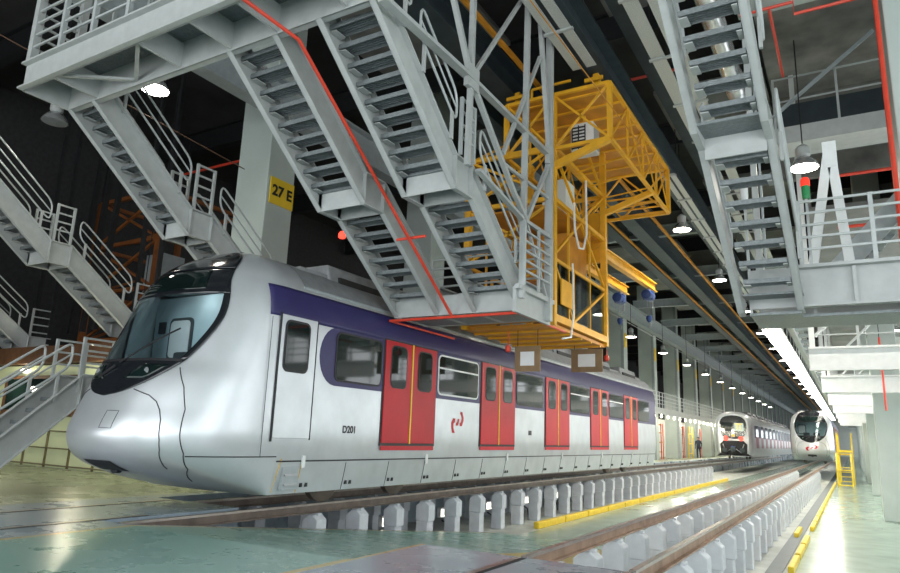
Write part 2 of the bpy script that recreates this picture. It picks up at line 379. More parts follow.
def make_post(x, y, m, z0=-1.1):
    r = thing('rail_post', '', 'post', (x, y, z0))
    MB().box(x - .15, x + .14, y - .12, y + .12, z0, -.6).build('shaft', m, r, bevel=.015)
    MB().prism([(x - .16, -.6), (x + .175, -.6), (x + .175, -.27), (x + .07, -.19), (x - .03, -.19), (x - .16, -.29)], 'Y', y - .13, y + .13).build('cap_block', m, r, bevel=.015)
    MB().box(x - .09, x + .12, y - .05, y + .05, -.2, -.163).build('rail_clip', m, r); return r
def post_row(x, ys, m, fmt, grp, z0=-1.1):
    p = None
    for i, y in enumerate(ys):
        if p is None: p = make_post(x, y, m, z0); q = p
        else: q = dup(p, (x, y, z0))
        q['label'] = fmt % nth(i + 1); q['group'] = grp
post_row(-8.15, [9.36 + 1.2 * i for i in range(33)], 'post', 'grey concrete post under the near rail of the red-doored train, %s from the camera', 'posts under the near rail of the left track')
post_row(-9.6, [9.36 + 1.2 * i for i in range(24)], 'post', 'grey post under the far rail of the red-doored train, %s from the camera', 'posts under the far rail of the left track')
post_row(-3.15, [7.9 + 1.2 * i for i in range(34)], 'postbright', 'brightly lit post under the left rail of the right-hand track, %s from the camera', 'posts under the left rail of the right track')
post_row(-1.98, [9.0 + 1.2 * i for i in range(33)], 'postbright', 'brightly lit post under the aisle-side rail of the right-hand track, %s from the camera', 'posts under the right rail of the right track')
# pit lamps behind pairs of posts
def pit_lamp(x, y, i, side='left'):
    t = thing('pit_lamp', 'small pit lamp on a dark bracket behind the %s track posts, %s from the camera' % (side, nth(i + 1)), 'lamp', (x, y, -.7), 'pit lamps behind the %s track posts' % side)
    MB().box(x - .05, x + .05, y - .22, y + .22, -.72, -.5).build('housing', 'white', t); MB().box(x + .05, x + .06, y - .2, y + .2, -.7, -.54).build('diffuser', 'pitlight', t)
    MB().tube([(x + .08, y - .2, -.78), (x + .1, y, -.86), (x + .08, y + .15, -1.1)], .02, 6).build('bracket', 'black', t)
for i, k in enumerate(range(2, 32, 2)): pit_lamp(-8.75, 9.96 + 1.2 * k + .0, i)
for i, k in enumerate(range(3, 32, 2)): pit_lamp(-3.45, 8.5 + 1.2 * k, i, 'right')
# kerbs
for i in range(16):
    y = 17.2 + i * 2.0
    k = MB().box(-7.42, -7.27, y, y + 1.93, -1.1, -.93).build('kerb_block', 'kerb', bevel=.02); tag(k, 'yellow kerb block below the left track posts, %s from the camera' % nth(i + 1), 'kerb', 'yellow kerb along the left track')
for i in range(20):
    y = 15.0 + i * 1.95; dx = -.28 if i == 3 else 0
    k = MB().box(-1.25 + dx, -1.14 + dx, y, y + 1.7, -1.1, -.97).build('kerb_block', 'kerb', bevel=.02)
    tag(k, ('yellow kerb block shoved out of line beside the aisle' if i == 3 else 'yellow kerb block on the aisle edge, %s from the camera' % nth(i + 1)), 'kerb', 'yellow kerb along the right aisle')

# ------------------------------------------------------------------ train
XC = -8.9
def pw(a, p): return math.copysign(abs(a) ** p, a)
def W(z):
    if z > 2.9: return 1.5 * max(0., 1 - min(1., (z - 2.9) / 1.2) ** 2.4) ** (1 / 2.4)
    return 1.5 - .14 * min(1., max(0., (1.2 - z) / .95)) ** 1.6
ZK = [.27, .45, .65, .8, .95, 1.15, 1.5, 1.9, 2.15, 2.5, 2.9, 3.3, 3.6, 3.85, 4.0, 4.1]
YK = [7.43, 6.50, 5.85, 5.6, 5.50, 5.48, 5.62, 5.80, 5.95, 6.12, 6.32, 6.52, 6.73, 7.02, 7.3, 7.53]
NX, YJ = 2.37, 7.58
def interp(z, X, Y):
    if z <= X[0]: return Y[0]
    for i in range(len(X) - 1):
        if z <= X[i + 1]:
            t = (z - X[i]) / (X[i + 1] - X[i])
            m0 = (Y[i + 1] - Y[i - 1]) / (X[i + 1] - X[i - 1]) if i else (Y[1] - Y[0]) / (X[1] - X[0])
            m1 = (Y[i + 2] - Y[i]) / (X[i + 2] - X[i]) if i + 2 < len(X) else (Y[i + 1] - Y[i]) / (X[i + 1] - X[i])
            h = X[i + 1] - X[i]; t2, t3 = t * t, t * t * t
            return (2 * t3 - 3 * t2 + 1) * Y[i] + (t3 - 2 * t2 + t) * h * m0 + (-2 * t3 + 3 * t2) * Y[i + 1] + (t3 - t2) * h * m1
    return Y[-1]
def yfront(z): return interp(z, ZK, YK)
def nose(x, z):                  # y of the nose skin at lateral x, height z
    w = max(W(z), 1e-4); a = min(1., abs(x) / w)
    return YJ - (YJ - yfront(z)) * (1 - a ** NX) ** (1 / NX)
def nose_n(x, z):
    e = .004
    dx = (nose(x + e, z) - nose(x - e, z)) / (2 * e); dz = (nose(x, z + e) - nose(x, z - e)) / (2 * e)
    dx = max(-9, min(9, dx)); dz = max(-9, min(9, dz))
    return Vector((dx, -1, dz)).normalized()
def skin(x, z, off=0.):
    p = Vector((XC + x, nose(x, z), z)); return p + nose_n(x, z) * off
MZ = [1.60, 1.64, 1.72, 1.84, 2.07, 2.3, 2.48, 2.7, 2.9, 3.15, 3.41, 3.6, 3.8, 3.95, 4.05]
MX = [.02, .27, .48, .68, .91, 1.02, 1.08, 1.13, 1.14, 1.10, 1.0, .93, .82, .62, .38]
def mask_x(z): return min(interp(z, MZ, MX), .93 * W(z))
def patch(z0, z1, fx, off, nz=18, nxx=24, x0f=None):
    m = MB(); rows = []
    for i in range(nz + 1):
        z = z0 + (z1 - z0) * i / nz; a = fx(z); b = -a if x0f is None else x0f(z)
        rows.append([skin(b + (a - b) * k / nxx, z, off) for k in range(nxx + 1)])
    return m.grid(rows)
WSZ0, WSZ1 = 2.12, 3.17
def ws_x(z): return mask_x(z) - .05
def seam(root, pts, name='seam_line', r=.008, m='seam'): return MB().tube(pts, r, 5).build(name, m, root)
def on_nose(lst): return [skin(x, z, .002) for x, z in lst]
def chain_xz(lst, n=8):
    out = []
    for (a, b), (c, d) in zip(lst, lst[1:]): out += [(a + (c - a) * i / n, b + (d - b) * i / n) for i in range(n)]
    return out + [lst[-1]]
YE = 30.45                        # far end of the carriage
DOORS = [(10.12, 11.95), (13.98, 15.84), (17.88, 19.76), (21.76, 23.68), (25.6, 27.5)]
XS = XC + 1.5                     # near side plane (vertical part)

def rrect(y0, y1, z0, z1, r, n=5):
    o = []
    for cy, cz, a0 in ((y1 - r, z1 - r, 0), (y0 + r, z1 - r, 90), (y0 + r, z0 + r, 180), (y1 - r, z0 + r, 270)):
        for k in range(n + 1): a = math.radians(a0 + 90 * k / n); o.append((cy + r * math.cos(a), cz + r * math.sin(a)))
    return o
def side_window(root, y0, y1, z0, z1, r, x, s=1, rim='rubber', bars=False):
    f = MB().prism(rrect(y0 - .035, y1 + .035, z0 - .035, z1 + .035, r + .03), 'X', x, x + s * .012).build('window', rim, root)
    MB().prism(rrect(y0, y1, z0, z1, r), 'X', x + s * .012, x + s * .016).build('pane', 'glass', f)
    if bars: MB().box(min(x + s * .016, x + s * .022), max(x + s * .016, x + s * .022), y0, y1, z0 + (z1 - z0) * .66, z0 + (z1 - z0) * .66 + .035).build('transom', 'white', f)
    return f
def body_shell(root, y0, y1):
    prof = []
    zs = [.27 + (2.9 - .27) * i / 22 for i in range(23)] + [4.1 - 1.2 * (1 - i / 16) ** 2 for i in range(1, 17)]
    P = [(W(z), z) for z in zs]; P = P + [(-x, z) for x, z in reversed(P[:-1])]
    n = max(2, int((y1 - y0) / 3)); m = MB()
    m.grid([[(XC + x, y0 + (y1 - y0) * j / n, z) for x, z in P] for j in range(n + 1)])
    m.add([(XC + x, y1, z) for x, z in P], [tuple(range(len(P)))]); m.box(XC - 1.3, XC + 1.3, y0, y1, .29, .33)
    return m.build('body_shell', 'silver_side', root, smooth=True)
LOGO = [[(345, 135), (375, 135), (398, 215), (398, 260), (375, 340), (335, 340), (335, 300), (355, 280), (365, 230), (355, 190), (335, 160)],
        [(300, 240), (328, 240), (318, 300), (308, 335), (270, 335), (275, 300), (290, 285)],
        [(225, 235), (262, 235), (255, 290), (235, 310), (235, 370), (258, 440), (215, 440), (200, 370), (195, 300)]]
def logo(root, put, m='red'):     # two facing hooks and a short bar; put(u, v) -> point
    mb = MB()
    for q in LOGO: mb.add([put((a - 195) / 203, (440 - b) / 305) for a, b in q], [tuple(range(len(q)))])
    return mb.build('logo', m, root)

def side_details(root, doors, x, s, doorm, ystart, yend, navy=True):
    X = lambda d: x + s * d
    def bx(y0, y1, z0, z1, d0, d1): return MB().box(min(X(d0), X(d1)), max(X(d0), X(d1)), y0, y1, z0, z1)
    if navy:      # the upper band follows the roof curve
        zs = [2.93 + (3.42 - 2.93) * i / 8 for i in range(9)]
        def sx(y, z):
            if y >= YJ: return W(z)
            return W(z) * (1 - ((YJ - y) / (YJ - yfront(z))) ** NX) ** (1 / NX)
        MB().grid([[(XC + s * (sx(y, z) + .007), y, z) for z in zs] for y in (7.2, 7.3, 7.4, 7.5, YJ, 8.5, (ystart + yend) / 2, yend)]).build('navy_band', 'navy', root, smooth=True, solid=.004)
        edges = [8.33] + [e for d in doors for e in d] + [yend]
        for i in range(0, len(edges), 2):
            a, b = edges[i], edges[i + 1]
            if i == 0:
                poly = [(b, 1.97), (b, 2.95), (a + .35, 2.95)] + [(a + .42 - .42 * math.sin(math.radians(t)), 2.46 + .49 * math.cos(math.radians(t))) for t in range(10, 180, 14)] + [(a + .45, 1.97)]
                MB().prism(poly, 'X', X(0), X(.007)).build('navy_panel', 'navy', root)
            else: bx(a, b, 1.97, 2.95, 0, .007).build('navy_panel', 'navy', root)
            if b - a > 1.2: side_window(root, a + (.42 if i == 0 else .12), min(b - .12, a + 1.85 if i else b), 2.08, 2.86, .1, X(.007), s, 'white' if i == 2 else 'rubber', bars=(i in (2, 6, 8)))
    for (a, b) in doors:
        fr = bx(a - .03, b + .03, 1.0, 2.97, 0, .012).build('door_frame', 'rubber', root)
        mid = (a + b) / 2
        for (p, q) in ((a, mid - .015), (mid + .015, b)):
            lf = bx(p + .01, q - .01, 1.05, 2.94, .012, .03).build('door', doorm, root, bevel=.006)
            wy = (p + q) / 2; wh = (q - p) * .27
            MB().prism(rrect(wy - wh - .03, wy + wh + .03, 2.06, 2.87, .12), 'X', X(.03), X(.034)).build('window_seal', 'rubber', lf)
            MB().prism(rrect(wy - wh, wy + wh, 2.09, 2.84, .1), 'X', X(.034), X(.037)).build('pane', 'glass', lf)
        bx(mid - .02, mid + .02, 1.04, 2.95, .03, .04).build('door_edge_strip', 'yellowline', root)
        bx(a + .02, b, .92, 1.0, .0, .016).build('door_step', doorm, root)
    # skirt lines
    for y0, y1 in ((ystart, yend),):
        zl = .76; seam(root, [(XC + s * (W(zl) + .002), y0 - .1, zl), (XC + s * (W(zl) + .002), y1, zl - .02)], 'skirt_joint', .012)
    yy = ystart + .45; i = 0
    while yy < yend - .3:
        seam(root, [(XC + s * (W(z) + .002), yy, z) for z in (.72, .55, .4, .28)], 'skirt_panel_joint', .006, 'yellowline' if i < 1 else 'seam')
        for k in (0, .12): MB().box(min(XC + s * 1.385, XC + s * 1.41), max(XC + s * 1.385, XC + s * 1.41), yy + .06 + k, yy + .11 + k, .36, .42).build('skirt_latch', 'black', root)
        if i % 3 == 0: MB().box(min(XC + s * 1.47, XC + s * 1.50), max(XC + s * 1.47, XC + s * 1.50), yy - .02, yy + .04, .66, .84).build('hanging_tag', 'white', root)
        yy += 1.25 if i else 1.1; i += 1

def roof_kit(root, y0, y1):
    zs = [3.5 + .6 * (1 - (1 - i / 14) ** 2) for i in range(15)]; P = [(W(z) + .008, z + .004) for z in zs]; P += [(-x, z) for x, z in reversed(P[:-1])]
    MB().grid([[(XC + x, y, z) for x, z in P] for y in (y0, (y0 + y1) / 2, y1 - .05)]).build('roof_cover', 'roofgrey', root, smooth=True)
    for s in (1, -1): MB().tube([(XC + s * 1.36, y0, 3.5), (XC + s * 1.36, y1, 3.5)], .03, 6).build('roof_gutter', 'greydark', root)
    MB().box(XC - .95, XC + .95, y0 + .3, y1 - .3, 3.86, 3.98).build('roof_walkway', 'roofgrey', root)
    n = int((y1 - y0) / 3.6)
    for i in range(n):
        a = y0 + 1 + i * 3.6
        b = MB().prism([(XC - 1.05, 3.7), (XC + 1.05, 3.7), (XC + .95, 4.18), (XC - .95, 4.18)], 'Y', a, a + 2.3).build('air_conditioner', 'roofgrey', root, bevel=.04)
        MB().box(XC + .98, XC + 1.045, a + .25, a + 2.05, 3.82, 3.98).build('grille', 'black', b)
def bogie(root, y):
    b = MB().box(XC - .95, XC - .75, y - 1.5, y + 1.5, .32, .55).box(XC + .75, XC + .95, y - 1.5, y + 1.5, .32, .55).box(XC - .9, XC + .9, y - .3, y + .3, .3, .5).build('bogie', 'black', root)
    for dy in (-1.1, 1.1):
        for dx in (-.72, .72):
            MB().lathe((XC + dx, y + dy, .43), [(.3, -.06), (.42, -.06), (.42, .05), (.40, .06), (.2, .07), (.12, .1)], 24, 'X').build('wheel', 'railsteel', b, smooth=True)

def train(label, group=None):
    T = thing('train', label, 'train', (XC, 8, 0), group)
    # nose shell
    zs = [.27 + (3.6 - .27) * i / 70 for i in range(71)] + [4.1 - .5 * (1 - i / 24) ** 2 for i in range(1, 25)]
    NT = 72; m = MB(); keep = []
    rows = []
    for z in zs:
        w = W(z); row = []
        for k in range(NT + 1):
            th = PI * k / NT; c, s_ = math.cos(th), math.sin(th)
            row.append(Vector((XC + w * pw(c, 2 / NX), YJ - (YJ - yfront(z)) * (max(0, s_) ** (2 / NX)), z)))
        rows.append(row)
    n = NT + 1; vs = [v for r in rows for v in r]; fs = []
    def inside(v): return WSZ0 - .05 < v.z < WSZ1 + .04 and abs(v.x - XC) < ws_x(v.z) + .02 and v.y < 7.3
    for i in range(len(rows) - 1):
        for k in range(NT):
            q = (i * n + k, i * n + k + 1, (i + 1) * n + k + 1, (i + 1) * n + k)
            if not all(inside(vs[j]) for j in q): fs.append(q)
    m.add(vs, fs); m.build('nose_shell', 'silver', T, smooth=True, ang=60)
    # black cab mask: chin piece, two side strips, top cap; all curved on the nose skin
    patch(1.60, WSZ0, mask_x, .012, 16, 28).build('mask_chin', 'mask', T, smooth=True, solid=.006)
    for s in (1, -1):
        patch(WSZ0, WSZ1, lambda z: s * mask_x(z), .012, 20, 3, lambda z: s * (ws_x(z) - .03)).build('mask_side', 'mask', T, smooth=True, solid=.006)
    patch(WSZ1, 3.62, mask_x, .012, 12, 28).build('mask_brow', 'mask', T, smooth=True, solid=.006)
    # dark roof cap behind the brow, on the loft rows
    m = MB(); cap = []
    for i in range(25):
        z = 3.62 + .47 * (1 - (1 - i / 24) ** 2); w = W(z); a = min(1, mask_x(z) / max(w, 1e-3)); t0 = math.acos(min(1, a ** (NX / 2)))
        cap.append([Vector((XC + (w + .012) * pw(math.cos(t0 + (PI - 2 * t0) * k / 30), 2 / NX), YJ - (YJ - yfront(z) + .012) * max(0, math.sin(t0 + (PI - 2 * t0) * k / 30)) ** (2 / NX), z + .012)) for k in range(31)])
    m.grid(cap); m.build('roof_cap', 'mask', T, smooth=True, solid=.006)
    # dark roof strip back to the first joint
    # glass, destination window, headlights, wiper
    patch(WSZ0, WSZ1, ws_x, .010, 22, 34).build('windscreen', 'windscreen', T, smooth=True)
    patch(3.24, 3.58, lambda z: mask_x(z) - .34, .022, 8, 20).build('destination_window', 'glass', T, smooth=True, solid=.004)
    for s in (1, -1):
        h = patch(1.84, 2.05, lambda z: s * (mask_x(z) - .10), .022, 5, 6, lambda z: s * (mask_x(z) - .46)).build('headlight', 'glass', T, smooth=True, solid=.004)
        p = skin(s * .55, 1.95, .022); MB().lathe(p, [(.01, -.012), (.04, -.012), (.05, -.004), (.03, .0)], 12, 'Y').build('lamp_bowl', 'roofgrey', h)
    wl = [skin(-.05 + .75 * t, 2.06 + .52 * t, .045) for t in [i / 8 for i in range(9)]]
    MB().tube(wl, .013, 6).build('wiper', 'rubber', T); MB().tube([skin(-.1, 2.02, .04), skin(-.35, 1.86, .03)], .02, 6).build('wiper_arm', 'rubber', T)
    MB().grid([[skin(x / 20 * (ws_x(WSZ0) + .02), z, .02) for x in range(-20, 21)] for z in (2.10, 2.135)]).build('windscreen_sill', 'rubber', T, solid=.01)
    # cab interior
    c = MB().box(XC - 1.38, XC + 1.38, 7.3, 7.34, 1.6, 3.36).build('cab_bulkhead', 'cabin', T)
    dm = MB().prism([(XC - .95 + a, 2.28 + b) for a, b in rrect(0, .58, 0, .72, .1)], 'Y', 7.27, 7.3).build('bulkhead_window', 'cabindark', c)
    MB().prism([(XC - .90 + a, 2.33 + b) for a, b in rrect(0, .48, 0, .62, .08)], 'Y', 7.255, 7.27).build('pane', 'white', dm)
    MB().box(XC - 1.24, XC - 1.08, 7.27, 7.3, 2.75, 2.95).build('notice', 'seam', c)
    MB().prism([(6.25, 1.7), (7.1, 1.7), (7.1, 1.95), (6.7, 2.12), (6.35, 2.08)], 'X', XC - .95, XC + .95).build('control_desk', 'cabindark', T)
    for dx in (-.35, .35):
        st = MB().box(XC + dx - .22, XC + dx + .22, 7.1, 7.2, 1.9, 2.4).box(XC + dx - .22, XC + dx + .22, 6.9, 7.2, 1.75, 1.9).build('driver_seat', 'cabindark', T, bevel=.04)
    MB().box(XC - 1.2, XC + 1.2, 6.5, 8.0, 1.5, 1.6).build('cab_floor', 'cabindark', T)
    MB().box(XC - 1.1, XC + 1.1, 6.9, 8.0, 3.40, 3.44).build('cab_ceiling', 'cabin', T)
    for s in (1, -1):
        MB().grid([[(XC + s * (W(z) * (1 - max(0., (YJ - y) / (YJ - yfront(z))) ** NX) ** (1 / NX) - .05), y, z) for z in (1.62, 1.9, 2.2, 2.5, 2.8, 3.1, 3.38)] for y in (6.75, 6.85, 7.0, 7.2, 7.4, YJ)]).add([(XC + s * 1.45, y, z) for y in (YJ, 8.0) for z in (1.62, 3.3)], [(0, 1, 3, 2)]).build('cab_lining', 'cabin', T)
    cl = bpy.data.lights.new('cab_fill', 'POINT'); cl.energy = 4.5; cl.shadow_soft_size = .15; clo = bpy.data.objects.new('cab_fill', cl); COL.objects.link(clo); clo.parent = T; clo.location = (0.0, -1.0, 3.25)  # fill light added to brighten the cab, no fitting modelled
    # nose joint lines and hatch
    for s in (1, -1):
        seam(T, on_nose(chain_xz([(s * .50, 1.70), (s * .75, 1.62), (s * .86, 1.54), (s * .93, 1.43), (s * .98, 1.3), (s * 1.0, 1.17), (s * 1.01, 1.04), (s * 1.0, .91), (s * .93, .66)], 6)))
        seam(T, on_nose(chain_xz([(s * .93, 2.02), (s * 1.06, 1.75), (s * 1.14, 1.45), (s * 1.16, 1.17), (s * 1.17, .87), (s * 1.11, .66), (s * .9, .48)], 6)))
        w8 = W(.83); t0 = math.acos((1.17 / w8) ** (NX / 2)); tt = [t0 * (1 - i / 14) for i in range(15)]
        seam(T, [(XC + s * (w8 * math.cos(t) ** (2 / NX) + .003), YJ - (YJ - yfront(.83)) * math.sin(t) ** (2 / NX) - .003, .83) for t in tt])
        seam(T, [(XC + s * (1.365 + .004), 7.62, .3), (XC + s * (W(.6) + .004), 7.66, .6), (XC + s * (W(.8) + .004), 7.7, .8)], 'seal_line', .006, 'yellowline')
    seam(T, on_nose(chain_xz([(.25, 1.17), (.45, 1.17), (.45, 1.40), (.25, 1.40), (.25, 1.17)], 3)), 'hatch', .004)
    MB().box(XC - .5, XC + .5, 6.7, 7.6, .42, .6).build('underframe', 'black', T)
    MB().lathe((XC, 5.95, .66), [(.06, 0), (.11, .02), (.11, .1), (.07, .14), (.07, .9)], 14, 'Y').build('coupler', 'black', T)
    patch(.60, .74, lambda z: .30, .006, 5, 12).build('chin_dark_patch', 'black', T, smooth=True, solid=.004)  # black patch laid on the skin for the dark chin underside
    # carriage
    body_shell(T, YJ, YE); roof_kit(T, YJ + .4, YE)
    for s in (1, -1):
        x = XC + s * 1.5
        seam(T, [(x + s * .003, 7.22 + .0 * z, z) for z in (.83, 1.5, 2.2, 2.9)] , 'cab_joint', .005)
        MB().box(min(x, x + s * .012), max(x, x + s * .012), 7.42, 8.22, 1.1, 2.97).build('cab_door', 'silver_side', T, bevel=.006)
        MB().box(min(x, x + s * .016), max(x, x + s * .016), 7.38, 7.41, 1.05, 3.0).build('cab_door_seal', 'rubber', T)
        MB().box(min(x, x + s * .014), max(x, x + s * .014), 8.225, 8.24, 1.08, 3.0).build('cab_door_seal', 'rubber', T)
        side_window(T, 7.53, 8.02, 2.13, 2.87, .08, x + s * .012, s)
        side_details(T, DOORS, x, s, 'red', 7.7, YE)
        k = MB().box(min(x - s * .07, x - s * .05), max(x - s * .07, x - s * .05), 7.72, 8.12, .36, .68)
        xx = XC + s * 1.40
        st = MB().prism([(0, 0)] * 0 or [(7.75, .34), (8.1, .34), (8.1, .68), (7.75, .68)], 'X', xx, xx + s * .06).build('step_recess', 'greydark', T)
        for z in (.4, .54): MB().box(min(xx, xx + s * .09), max(xx, xx + s * .09), 7.78, 8.07, z, z + .03).build('footstep', 'chain', st)
    logo(T, lambda u, v: (XS + .004, 12.66 + u * .54, 1.28 + v * .46))
    text_obj('D201', .165, (XS + .004, 9.22, 1.26), RX, 'seam', T, .001)
    MB().box(XS, XS + .005, 16.75, 16.95, 1.3, 1.42).build('small_plate', 'seam', T)
    bogie(T, 10.6); bogie(T, 27.0)
    MB().box(XC - .8, XC + .8, 13, 24.5, .2, .3).build('underframe_box', 'black', T)
    for s in (1,): MB().box(XC - 1.0, XC + 1.0, YE, YE + .25, .6, 3.6).build('gangway', 'black', T)
    return T
T1 = train('silver train with navy band and red doors standing beside the stairs', None)
T2 = dup(T1, (-2.7, 8 + 53.5, 0), 'silver train nose on the right-hand track in the distance beside the aisle')
for k in list(T2.children):
    if k.type == 'LIGHT': bpy.data.objects.remove(k)
# a logo on the distant nose (front)
logo(T2, lambda u, v: skin((u - .5) * .8, 1.02 + v * .42, .02) - Vector((XC, 8, 0)) + T2.location)

# distant left train with open coupler
def open_train():
    global XC
    T = thing('train', 'distant silver train with uncovered black coupler and two red tail lamps', 'train', (XC, 64.5, 0))
    y = 64.0
    prof = [(W(z), z) for z in [.45 + .35 * i for i in range(8)] + [3.3, 3.5, 3.65, 3.75]]
    body_shell(T, y + .6, y + 46)
    m = MB(); rows = []
    for t in range(7):
        f = math.sin(t / 6 * PI / 2); sc = .80 + .2 * f; yy = y + .6 * (1 - math.cos(t / 6 * PI / 2)) ** .8
        zs = [.35 + (2.9 - .35) * i / 14 for i in range(15)] + [4.1 - 1.2 * (1 - i / 10) ** 2 for i in range(1, 11)]
        P = [(W(z) * sc, 2 + (z - 2) * (.9 + .1 * f)) for z in zs]; P += [(-a, b) for a, b in reversed(P[:-1])]
        rows.append([(XC + a, yy, b) for a, b in P])
    m.grid(rows); m.add(rows[0], [tuple(range(len(rows[0])))]); m.build('nose_shell', 'silver', T, smooth=True)
    e = [(XC + 1.12 * pw(math.cos(a), .75), 2.75 + 1.0 * pw(math.sin(a), .75)) for a in [2 * PI * k / 28 for k in range(28)]]
    MB().prism(e, 'Y', y - .05, y).build('cab_mask', 'mask', T)
    MB().prism([(XC - .98 + a, 2.4 + b) for a, b in rrect(0, 1.0, 0, .75, .15)], 'Y', y - .07, y - .05).build('windscreen', 'glass', T)
    MB().prism([(XC + .12 + a, 2.45 + b) for a, b in rrect(0, .75, 0, .65, .08)], 'Y', y - .065, y - .05).build('front_door_window', 'cabin', T)
    MB().box(XC + .28, XC + .36, y - .08, y - .06, 2.55, 3.0).box(XC + .55, XC + .63, y - .08, y - .06, 2.5, 3.0).box(XC + .2, XC + .75, y - .08, y - .06, 2.98, 3.06).build('display', 'ledamber', T)
    MB().box(XC - .12, XC + .12, y - .08, y - .05, 1.95, 2.1).build('amber_lamp', 'ledamber', T)
    for s in (1, -1): MB().lathe((XC + s * .62, y - .1, 1.78), [(.02, 0), (.18, .0), (.2, .06), (.15, .1)], 14, 'Y').build('tail_lamp', 'redlamp', T)
    MB().prism([(XC - 1.05, .45), (XC + 1.05, .45), (XC + 1.1, 1.3), (XC + .8, 1.6), (XC - .8, 1.6), (XC - 1.1, 1.3)], 'Y', y - .06, y).build('coupler_recess', 'black', T)
    MB().lathe((XC, y - .8, .85), [(.1, 0), (.22, .03), (.22, .3), (.12, .36), (.12, .8)], 14, 'Y').build('coupler', 'darksteel', T)
    for s in (1, -1):
        MB().lathe((XC + s * .7, y - .4, .8), [(.1, 0), (.2, 0), (.2, .06), (.1, .1), (.1, .4)], 12, 'Y').build('buffer', 'darksteel', T)
        MB().tube([(XC + s * .85, y - .2, 1.3), (XC + s * .6, y - .3, .6), (XC + s * .2, y - .2, .9)], .04, 6).build('brake_hose', 'chain', T)
    MB().box(XC - .15, XC + .15, y - .6, y - .3, .95, 1.15).build('coupler_head', 'blue', T)
    d = [(y + 3 + 3.9 * i, y + 4.85 + 3.9 * i) for i in range(11)]
    for (a, b) in d:
        MB().box(XC + 1.5, XC + 1.515, a, b, 1.0, 2.0).build('door', 'maroon', T)
        MB().box(XC + 1.5, XC + 1.512, a, b, 2.0, 3.0).build('door_window', 'glass', T)
    MB().box(XC + 1.5, XC + 1.508, y + 2, y + 46, 1.9, 2.95).build('window_band', 'navy', T)
    roof_kit(T, y + 1.5, y + 46); bogie(T, y + 3.5); return T
open_train()

# ------------------------------------------------------------------ stairs and gantries
def stringer(root, x, side, path, h=.54):
    """channel stringer: path of lower-edge (y, z) points; side = +1 flange towards +x"""
    m = MB(); n = len(path); t = .015; fl = .085
    lo = path; hi = [(y, z + h) for y, z in path]
    for i in range(n - 1):
        (ya, za), (yb, zb) = path[i], path[i + 1]
        m.prism([(ya, za), (yb, zb), (yb, zb + h), (ya, za + h)], 'X', x - t / 2, x + t / 2)
        for k in (0, h - .025): m.prism([(ya, za + k), (yb, zb + k), (yb, zb + k + .025), (ya, za + k + .025)], 'X', min(x, x + side * fl), max(x, x + side * fl))
    for (y, z) in path[1:-1]: m.box(min(x, x + side * fl * .9), max(x, x + side * fl * .9), y - .01, y + .01, z + .02, z + h - .02)
    return m.build('stringer', 'greypaint', root)
def treads(root, x0, x1, y0, z0, y1, z1, n, up=.16):
    """n treads from the upper (y0, z0) to the lower (y1, z1)"""
    for i in range(n):
        t = (i + .5) / n; y = y0 + (y1 - y0) * t; z = z0 + (z1 - z0) * t + up
        m = MB().box(x0, x1, y - .115, y + .115, z, z + .03).box(x0, x1, y - .12, y - .105, z - .035, z + .035).box(x0, x1, y + .105, y + .12, z - .035, z + .03).box(x0, x0 + .1, y - .1, y + .1, z - .06, z - .045, 1).box(x1 - .06, x1, y - .1, y + .1, z - .06, z - .045, 1)
        for k in range(5): m.box(x0, x1, y - .09 + k * .045 - .004, y - .09 + k * .045 + .004, z - .02, z)
        m.build('tread', ['tread', 'greypaint'], root)
def loop_rail(root, x, pa, pb, h1=.36, h2=.82, r=.02):
    """closed handrail loop parallel to the stair from pa to pb (y, z on the stringer top)"""
    (ya, za), (yb, zb) = pa, pb; d = Vector((0, yb - ya, zb - za)); L = d.length; d /= L; R = (h2 - h1) * .38
    A1, B1, A2, B2 = (Vector((x, ya, za + h1)), Vector((x, yb, zb + h1)), Vector((x, ya, za + h2)), Vector((x, yb, zb + h2)))
    up = Vector((0, 0, 1)); pts = []
    def corner(c, u, v):
        for k in range(5):
            t = k / 4; pts.append(c + u * R * (1 - t) ** 2 + v * R * t ** 2)
    corner(A1, up, d); corner(B1, -d, up); corner(B2, -up, -d); corner(A2, d, -up)
    MB().tube(pts, r, 8, closed=True).build('handrail', 'tube', root, smooth=True)
    mid = (h1 + h2) / 2
    MB().tube([A1 + up * (mid - h1) + d * .02, B1 + up * (mid - h1) - d * .02], r * .75, 6).build('mid_rail', 'tube', root)
    for t in (.12, .88):
        c = A1 + (B1 - A1) * t; MB().box(x - .02, x + .02, c.y - .025, c.y + .025, c.z - h1 - .05, c.z + .02).build('rail_post', 'greypaint', root)
def panel_rail(root, p, q, z0, z1, n=4, posts=2, w=.05, name='guard_rail'):
    p = Vector(p); q = Vector(q)
    r2 = thing_part(name, root)
    for i in range(posts):
        c = p + (q - p) * i / (posts - 1); MB().box(c.x - w / 2, c.x + w / 2, c.y - w / 2, c.y + w / 2, z0, z1).build('baluster', 'tube', r2)
    for i in range(n):
        z = z1 - .02 - (z1 - z0 - .1) * i / n
        MB().bar((p.x, p.y, z), (q.x, q.y, z), .03, .035).build('rail_bar', 'tube', r2)
    return r2
def thing_part(name, root):
    o = bpy.data.objects.new(name, None); o.empty_display_size = .1; COL.objects.link(o); o.parent = root; return o

